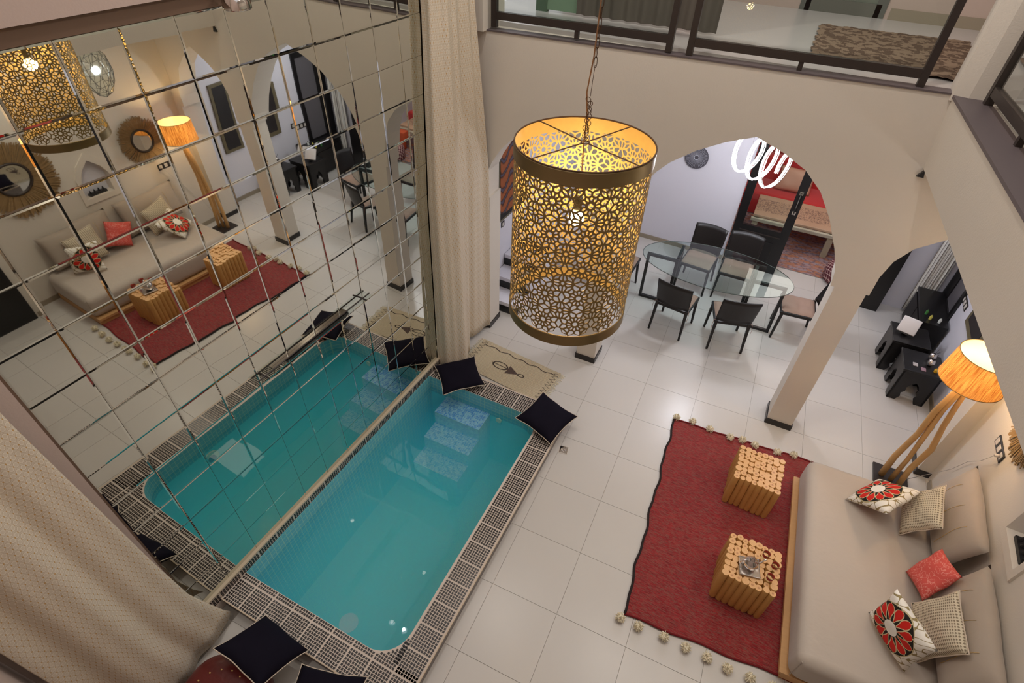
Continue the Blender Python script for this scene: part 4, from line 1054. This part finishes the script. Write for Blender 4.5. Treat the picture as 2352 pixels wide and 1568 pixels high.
# glazed door (door_1)
d1 = MB()
DX0, DX1, DY, DH = 2.52, 3.31, 6.90, 2.18
lo = [[(DX0, 0.0), (DX1, 0.0), (DX1, DH), (DX0, DH)], [(DX0+0.12, 0.70), (DX1-0.12, 0.70), (DX1-0.12, DH-0.12), (DX0+0.12, DH-0.12)]]
d1.slab(lo, DY-0.02, DY+0.03, lambda u, v, d: (u, d, v))
door1 = struct(d1.build('door_1', m_black))
MB().box((DX0+0.12, DY, 0.70), (DX1-0.12, DY+0.006, DH-0.12)).build('door_pane', m_glass, door1)
MB().rbox((DX0+0.16, DY-0.032, 0.12), (DX1-0.16, DY-0.018, 0.50), 0.006, 2).build('door_panel', m_black, door1)
MB().box((DX0+0.1, DY-0.034, 0.60), (DX1-0.1, DY-0.018, 0.615)).build('door_moulding', m_dark, door1)
MB().box((DX1-0.085, DY-0.035, 1.02), (DX1-0.035, DY-0.02, 1.07)).box((DX1-0.085, DY-0.035, 1.32), (DX1-0.035, DY-0.02, 1.37)).tube([(DX1-0.06, DY-0.06, 1.04), (DX1-0.06, DY-0.06, 1.35)], 0.009, 8).build('door_handle', m_chrome, door1)
struct(MB().box((4.52, 6.66, 0), (4.76, 6.93, 2.3)).build('trim_8', m_black))
struct(MB().box((2.50, 6.90, 2.18), (4.64, 6.95, 2.27)).build('trim_9', m_black))
# ornament disc on the white wall
t = thing('wall_disc', 'dark round ribbed disc hung on the white dining wall', 'decoration', (1.73, 6.90, 1.52), rot=(PI/2, 0, 0))
MB().lathe([(0.0, 0.0), (0.165, 0.0), (0.17, 0.012), (0.10, 0.022), (0.03, 0.016), (0.0, 0.016)], 40).build('disc', mat('slate_disc', (78, 76, 84), 0.6), t, smooth=A40)
mb = MB()
for k in range(40):
    a = 2*PI*k/40; mb.tube([(0.045*math.cos(a), 0.045*math.sin(a), 0.022), (0.155*math.cos(a), 0.155*math.sin(a), 0.020)], 0.002, 4)
mb.tube([(0.035*math.cos(2*PI*k/20), 0.035*math.sin(2*PI*k/20), 0.02) for k in range(20)], 0.006, 6, True); mb.build('white_ribs', mat('pale_ribs', (176, 176, 186), 0.6), t)
# stairs behind the left arch
t = thing('staircase', 'white steps with black risers behind the left arch', 'stairs', (0.08, 3.96, 0.0))
for k in range(4):
    y = 0.30*k; y1 = y + (0.30 if k < 3 else 1.2)
    MB().box((-0.27, y, 0), (0.28, y1, 0.17*(k+1))).build('step', m_wallw, t)
    MB().box((-0.27, y-0.005, 0.17*k + 0.004), (0.282, y-0.0005, 0.17*(k+1)-0.055)).build('riser', m_black, t)
# framed picture on dining wall
t = thing('framed_picture', 'olive framed painting of wavy orange brown strands behind the left arch', 'picture', (-0.2, 4.34, 0.0))
MB().box((0.0, 0.0, 1.10), (0.03, 0.80, 2.20)).build('frame', mat('olive_frame', (96, 88, 66), 0.5), t)
MB().box((0.03, 0.035, 1.135), (0.034, 0.765, 2.165)).build('canvas', m_canvas, t)
def switch(label, x, y, z, n, facing='x', parentloc=None, cable=False):
    t = thing('wall_switch', label, 'switch', (x, y, z))
    MB().rbox((-0.010, -0.045*n, -0.045), (0.0, 0.045*n, 0.045), 0.003, 1).build('cover_plate', m_base, t)
    for k in range(n):
        c = -0.045*n + 0.09*(k+0.5); MB().rbox((-0.014, c-0.027, -0.028), (-0.008, c+0.027, 0.028), 0.002, 1).build('rocker', m_socket, t)
    return t
ts = switch('black triple switch plate with a plugged cable above the sofa lamp end', XR, 3.22, 1.12, 3)
switch('black triple switch plate on the corridor wall by the dark picture', 5.40, 5.98, 0.86, 3)
t2 = thing('wall_switch', 'small black single switch below the framed painting', 'switch', (-0.2, 4.50, 1.02))
MB().box((0.0, -0.04, -0.04), (0.012, 0.04, 0.04)).build('cover_plate', m_base, t2); MB().box((0.012, -0.022, -0.025), (0.015, 0.022, 0.025)).build('rocker', m_socket, t2)
cb_ = MB(); cb_.tube([(XR-0.02, 3.13, 1.12), (XR-0.05, 3.12, 1.12)], 0.014, 10); cb_.tube([(XR-0.045, 3.13, 1.11), (XR-0.03, 3.25, 0.9), (XR-0.02, 3.40, 0.72), (XR-0.02, 3.52, 0.45), (5.12, 3.60, 0.03)], 0.003, 5)
tag(cb_.build('power_cable', m_socket, smooth=True), 'thin white lamp cable plugged in the triple switch plate', 'cable')
# corridor picture
t = thing('framed_picture', 'dark portrait with olive frame on the corridor wall', 'picture', (5.40, 5.25, 0.0))
MB().box((-0.03, -0.34, 0.85), (0.0, 0.34, 1.75)).build('frame', mat('olive_frame2', (104, 94, 70), 0.5), t)
MB().box((-0.034, -0.27, 0.92), (-0.03, 0.27, 1.68)).build('canvas', mat('dark_canvas', (40, 34, 34), 0.5, noise=0.5, nscale=6), t)
# Moorish black side tables
def moor(label, x, y, s=0.385, h=0.48):
    t = thing('carved_side_table', label, 'table', (x, y, 0), 0.06, 'black carved side tables')
    MB().rbox((-s/2-0.015, -s/2-0.015, h-0.03), (s/2+0.015, s/2+0.015, h), 0.006, 2).build('table_top', m_black, t)
    a = s/2
    arch = [(-0.10, 0.0), (-0.07, 0.07), (-0.085, 0.12), (-0.055, 0.16), (-0.065, 0.22), (-0.04, 0.27), (0.0, 0.31), (0.04, 0.27), (0.065, 0.22), (0.055, 0.16), (0.085, 0.12), (0.07, 0.07), (0.10, 0.0)]
    poly = [(-a, 0.0)] + arch + [(a, 0.0), (a, h-0.03), (-a, h-0.03)]
    for k in range(4):
        o = MB().slab([poly], a-0.022, a, lambda u, v, d: (u, -d, v)).build('side_panel', m_black, t); o.rotation_euler = (0, 0, PI/2*k)
    return t
moor('black carved side table nearest the arch column', 5.10, 5.06)
moor('black carved side table with the white square lamp', 4.98, 5.56)
t = thing('square_lamp', 'white square lamp leaning on the far carved side table', 'lamp', (4.90, 5.52, 0.495), rot=(-0.5, 0.0, -0.25))
MB().rbox((-0.10, -0.022, 0.012), (0.10, 0.022, 0.21), 0.012, 3).build('shade', m_white, t, smooth=A40)
MB().box((-0.03, -0.04, -0.0), (0.03, 0.04, 0.008)).build('foot', m_black, t)
for k, (x, y, lb) in enumerate(((5.16, 5.04, 'round silver vase with spiky twigs nearest the arch column'), (5.18, 5.17, 'round silver vase with spiky twigs nearer the corridor wall'))):
    t = thing('silver_vase', lb, 'vase', (x, y, 0.482), 0, 'silver vases on the carved side table')
    MB().lathe([(0.0, 0), (0.02, 0.0), (0.04, 0.03), (0.042, 0.05), (0.03, 0.08), (0.016, 0.09)], 18).build('body', m_silver, t, smooth=True)
    mb = MB()
    for q in range(7): a = 2*PI*q/7; mb.tube([(0.008*math.cos(a), 0.008*math.sin(a), 0.085), (0.05*math.cos(a), 0.05*math.sin(a), 0.15)], 0.0015, 4)
    mb.build('twigs', m_black, t)
for x, y, c, lb in ((5.02, 4.98, (176, 168, 166), 'pale chequered card on the near carved table'), (5.10, 4.93, (150, 120, 130), 'pinkish small card on the near carved table')):
    tag(MB().box((x-0.025, y-0.03, 0.481), (x+0.025, y+0.03, 0.487)).build('small_card', mat('card', c, 0.6, noise=0.5, nscale=60)), lb, 'card')
tag(MB().lathe([(0, 0.0), (0.02, 0), (0.022, 0.03), (0.01, 0.05), (0, 0.05)], 12, (5.22, 4.95)).build('yellow_ornament', mat('yellow', (190, 150, 30), 0.4), loc=(0, 0, 0.482)), 'small yellow ornament on the near carved table corner', 'ornament')
# black sideboard, grey recess, striped curtain
t = thing('black_sideboard', 'low black sideboard below the striped curtain', 'cabinet', (5.22, 6.28, 0))
MB().rbox((-0.14, -0.42, 0.03), (0.15, 0.42, 0.50), 0.006, 2).build('body', m_black, t)
for s in (-1, 1): MB().box((-0.152, -0.41 if s < 0 else 0.01, 0.06), (-0.14, -0.01 if s < 0 else 0.41, 0.46)).build('door', m_chair, t)
MB().box((-0.155, -0.43, 0.50), (0.155, 0.43, 0.53)).build('top', m_black, t)
for x, y, c, lb in ((5.13, 6.05, (60, 120, 60), 'small green bottle on the black sideboard'), (5.17, 5.95, (200, 190, 90), 'small yellowish bottle on the black sideboard'), (5.27, 5.93, (210, 214, 210), 'small white bottle on the black sideboard')):
    t = thing('small_bottle', lb, 'bottle', (x, y, 0.531), 0, 'small bottles on the black sideboard')
    MB().lathe([(0, 0), (0.016, 0), (0.017, 0.045), (0.007, 0.06), (0.007, 0.07)], 12).build('body', mat('bottle_glass', c, 0.3), t, smooth=A40)
    MB().cyl((0, 0, 0.07), (0, 0, 0.08), 0.008, n=10).build('cap', m_black, t)
curtain('striped_curtain', 'white and grey striped curtain at the end of the corridor', lambda a, z: (5.06 + 0.24*a, 6.82 - 0.05*a), 0.06, 3.05, m_stripe, 3, 0.035, nx=60, nz=10, uvs=0.9)

# red room
t = thing('oriental_rug', 'faded pink orange oriental rug in the red room', 'rug', (3.4, 8.4, 0.0))
MB().grid(lambda a, b: ((a-0.5)*2.6, (b-0.5)*2.5, 0.008), 4, 4).build('woven_field', m_kilim, t)
t = thing('long_carved_table', 'long low table with carved top and pale ledge in the red room', 'table', (3.62, 8.22, 0.0), 0.03)
MB().rbox((-0.92, -0.40, 0.42), (0.95, 0.40, 0.46), 0.008, 2).build('table_top', m_carved, t)
MB().rbox((-0.94, -0.46, 0.36), (0.97, -0.40, 0.42), 0.01, 2).build('pale_ledge', mat('pale_ledge', (176, 168, 148), 0.4), t)
for x in (-0.86, 0.30): 
    for y in (-0.40, 0.34): MB().box((x-0.045, y-0.03, 0.0), (x+0.045, y+0.03, 0.42)).build('leg', mat('pale_leg', (158, 146, 122), 0.5), t)
t = thing('red_sofa', 'red banquette sofa behind the long carved table', 'sofa', (3.6, 9.15, 0.0))
m_red = mat('red_velvet', (188, 34, 34), 0.8, sheen=0.3)
MB().rbox((-1.4, -0.42, 0.0), (1.4, 0.35, 0.42), 0.05, 3).build('seat', m_red, t, smooth=A40)
MB().rbox((-1.4, 0.25, 0.3), (1.4, 0.45, 0.85), 0.05, 3).build('backrest', m_red, t, smooth=A40)
t = pillow('cushion', 'tan satin cushion on the red banquette behind the spiral light', 'cushion', (3.15, 9.1, 0.62), (1, 0, 0), (0, -0.9, 0.4), 0.6, 0.42, 0.16, mat('tan_satin', (196, 146, 122), 0.5))
t = pillow('cushion', 'maroon lattice cushion on the red banquette near the open doorway', 'cushion', (4.0, 9.1, 0.62), (1, 0, 0), (0, -0.9, 0.4), 0.5, 0.42, 0.16, m_lattice)
t = thing('lattice_pouf', 'maroon pouf with pale lattice pattern by the red room doorway', 'pouf', (4.22, 7.22, 0.012))
MB().lathe([(0.0, 0.0), (0.22, 0.0), (0.25, 0.04), (0.25, 0.20), (0.21, 0.26), (0.0, 0.27)], 32).build('cover', m_lattice, t, smooth=A40)
t = thing('orange_armrest', 'orange upholstered block behind the lattice pouf', 'seat', (4.36, 7.64, 0.012))
MB().rbox((-0.12, -0.1, 0), (0.14, 0.1, 0.42), 0.03, 2).build('cover', mat('orange_cloth', (196, 84, 46), 0.8), t, smooth=A40)

# ------------------------------------------------------------------ right wall decorations (seen in the mirror)
def straw_mirror(label, y, z, Ro, Ri):
    t = thing('straw_mirror', label, 'mirror', (XR, y, z), 0, 'round straw framed mirrors above the sofa')
    mb = MB(); n = 260; r = random.Random(int(y*100))
    for k in range(n):
        a = 2*PI*k/n + r.gauss(0, .006); R2 = Ro*r.uniform(0.88, 1.03); w0, w1 = Ri*2*PI/n*0.7, Ro*2*PI/n*0.75; c, s = math.cos(a), math.sin(a); x0, x1 = -0.02 - 0.008*r.random(), -0.02 - 0.025*r.random()
        mb.add([(x0, Ri*c - w0*s, Ri*s + w0*c), (x0, Ri*c + w0*s, Ri*s - w0*c), (x1, R2*c + w1*s, R2*s - w1*c), (x1, R2*c - w1*s, R2*s + w1*c), (x0+0.008, Ri*c, Ri*s), (x1+0.008, R2*c, R2*s)], [(0, 1, 2, 3), (0, 4, 5, 3), (1, 4, 5, 2)])
    mb.build('straw_ring', m_straw, t)
    MB().tube([(-0.03, Ri*math.cos(2*PI*k/40), Ri*math.sin(2*PI*k/40)) for k in range(40)], 0.016, 8, True).build('dark_frame', mat('dark_brown_frame', (46, 34, 28), 0.5), t, smooth=True)
    MB().cyl((-0.002, 0, 0), (-0.026, 0, 0), Ri, n=40).build('mirror_disc', m_mirror2, t)
straw_mirror('round straw framed mirror above the lamp end of the sofa', 3.03, 1.60, 0.34, 0.155)
straw_mirror('larger round straw framed mirror above the near end of the sofa', 1.40, 1.62, 0.44, 0.19)
fr_o = [(1.985, 1.0), (2.475, 1.0), (2.475, 1.40), (2.40, 1.56), (2.23, 1.70), (2.06, 1.56), (1.985, 1.40)]
struct(MB().slab([fr_o, niche], -0.02, 0.0, lambda u, v, d: (XR + d, u, v)).build('trim_10', m_wall))
t = thing('candle_holder', 'black candle holder with three prongs in the wall niche', 'candle holder', (XR+0.05, 2.23, 1.07))
MB().box((-0.03, -0.12, 0), (0.03, 0.12, 0.03)).build('base', m_black, t)
for y in (-0.09, -0.03, 0.03, 0.09): MB().cyl((0, y, 0.03), (0, y, 0.07), 0.018, 0.006, n=10).build('prong', m_black, t)
struct(MB().box((XR-0.03, -0.15, 0), (XR+0.01, 0.77, 2.12)).build('door_2', m_black))
# crystal lantern (seen in the mirror)
t = thing('glass_lantern', 'faceted glass lantern with dark wires and bright bulb, seen in the mirror', 'lamp', (4.55, 2.47, 2.46))
t.scale = (1.2, 1.2, 1.1)
bm = bmesh.new(); bmesh.ops.create_icosphere(bm, subdivisions=2, radius=0.15)
for v in bm.verts: v.co.z = v.co.z*1.75 + 0.26; v.co.x *= 1.0 - 0.35*max(0, (0.2 - v.co.z)/0.2)
me = bpy.data.meshes.new('glass_body'); bm.to_mesh(me); 
wv = MB()
for e in bm.edges: wv.cyl(e.verts[0].co, e.verts[1].co, 0.0022, n=4, cap=False)
bm.free(); me.materials.append(m_glass); o = bpy.data.objects.new('glass_body', me); COL.objects.link(o); o.parent = t
wv.build('wire_frame', m_black, t)
MB().sphere((0, 0, 0.27), 0.035, 12).build('light_bulb', mat('white_bulb', (255, 255, 255), 0.3, emit=(250, 252, 255), estr=80), t, smooth=True)
MB().tube([(0, 0, 0.5), (0, 0, 0.55)], 0.004, 6).build('hanger', m_black, t)
light('lantern_light', 'POINT', (4.55, 2.47, 2.76), 10, (1, 0.96, 0.92), 0.04)
# chrome spot above the mirror
t = thing('chrome_spot', 'chrome ring spotlight bracketed above the wall mirror', 'lamp', (0.035, 0.98, 4.25))
MB().cyl((0.0, 0, 0), (0.02, 0, 0), 0.03, n=20).build('wall_plate', m_chrome, t, smooth=A40)
MB().tube([(0.02, 0, 0), (0.07, 0, 0.01), (0.085, -0.02, -0.04)], 0.011, 10).build('arm', m_chrome, t, smooth=True)
MB().lathe([(0.064, -0.13), (0.072, -0.125), (0.072, -0.09), (0.045, -0.05), (0.0, -0.04)], 28, (0.095, -0.03)).build('lamp_head', m_chrome, t, smooth=A40)
MB().cyl((0.095, -0.03, -0.120), (0.095, -0.03, -0.110), 0.045, n=20).build('lens', mat('spot_lens', (255, 255, 255), 0.3, emit=(240, 246, 255), estr=10), t)
light('chrome_spot_light', 'SPOT', (0.12, 0.95, 4.12), 6, (0.95, 0.97, 1.0), 0.03, aim=(0.0, 0.8, 3.4), spot=1.6)

# steel cascade spout fixed on the mirror
t = thing('cascade_spout', 'long steel water spout bar fixed on the mirror above the pool', 'water spout', (0.005, 0.33, 1.80))
MB().box((0.0, 0.28, -0.030), (0.042, 0.98, -0.004)).build('steel_body', m_black, t)
MB().box((0.0, 0.16, -0.002), (0.030, 0.98, 0.004)).build('top_plate', m_chrome, t)
MB().tube([(0.034, 0.0, 0.006), (0.034, 1.27, 0.006)], 0.006, 8).build('dark_rod', m_dark, t)
for y in (0.07, 1.18): MB().tube([(0.0, y, 0.006), (0.075, y, 0.0)], 0.008, 8).build('bracket', m_dark, t)
MB().box((0.004, 0.0, -0.006), (0.07, 1.27, -0.003)).build('glass_shelf', m_glass, t)
# black framed grey glass door in the corridor wall, second picture
d3 = struct(MB().slab([[(6.08, 0), (6.80, 0), (6.80, 2.1), (6.08, 2.1)], [(6.16, 0.55), (6.55, 0.55), (6.55, 2.0), (6.16, 2.0)]], -0.03, 0.0, lambda u, v, d: (5.40 + d, u, v)).build('door_3', m_black))
MB().box((5.385, 6.16, 0.55), (5.395, 6.55, 2.0)).build('door_pane', mat('grey_pane', (104, 100, 104), 0.3), d3)
t = thing('framed_picture', 'tall dark portrait in olive frame on the corridor wall nearest the arch column', 'picture', (5.40, 4.50, 0.0))
MB().box((-0.03, -0.16, 0.95), (0.0, 0.20, 2.0)).build('frame', mat('olive_frame3', (104, 94, 70), 0.5), t)
MB().box((-0.034, -0.11, 1.0), (-0.03, 0.15, 1.95)).build('canvas', mat('dark_canvas2', (34, 30, 30), 0.5, noise=0.5, nscale=6), t)

t = thing('black_wedge', 'tiny black wedge where the arch wall meets the right beam', 'bracket', (3.85, 3.68, 3.01))  # small black wedge in the corner, its use unknown
mb = MB(); mb.add([(0, 0, 0), (0.05, 0, 0), (0.035, 0, 0.055), (0, 0.03, 0), (0.05, 0.03, 0), (0.035, 0.03, 0.055)], [(0, 1, 2), (3, 5, 4), (0, 3, 4, 1), (1, 4, 5, 2), (2, 5, 3, 0)]); mb.build('wedge', m_black, t)
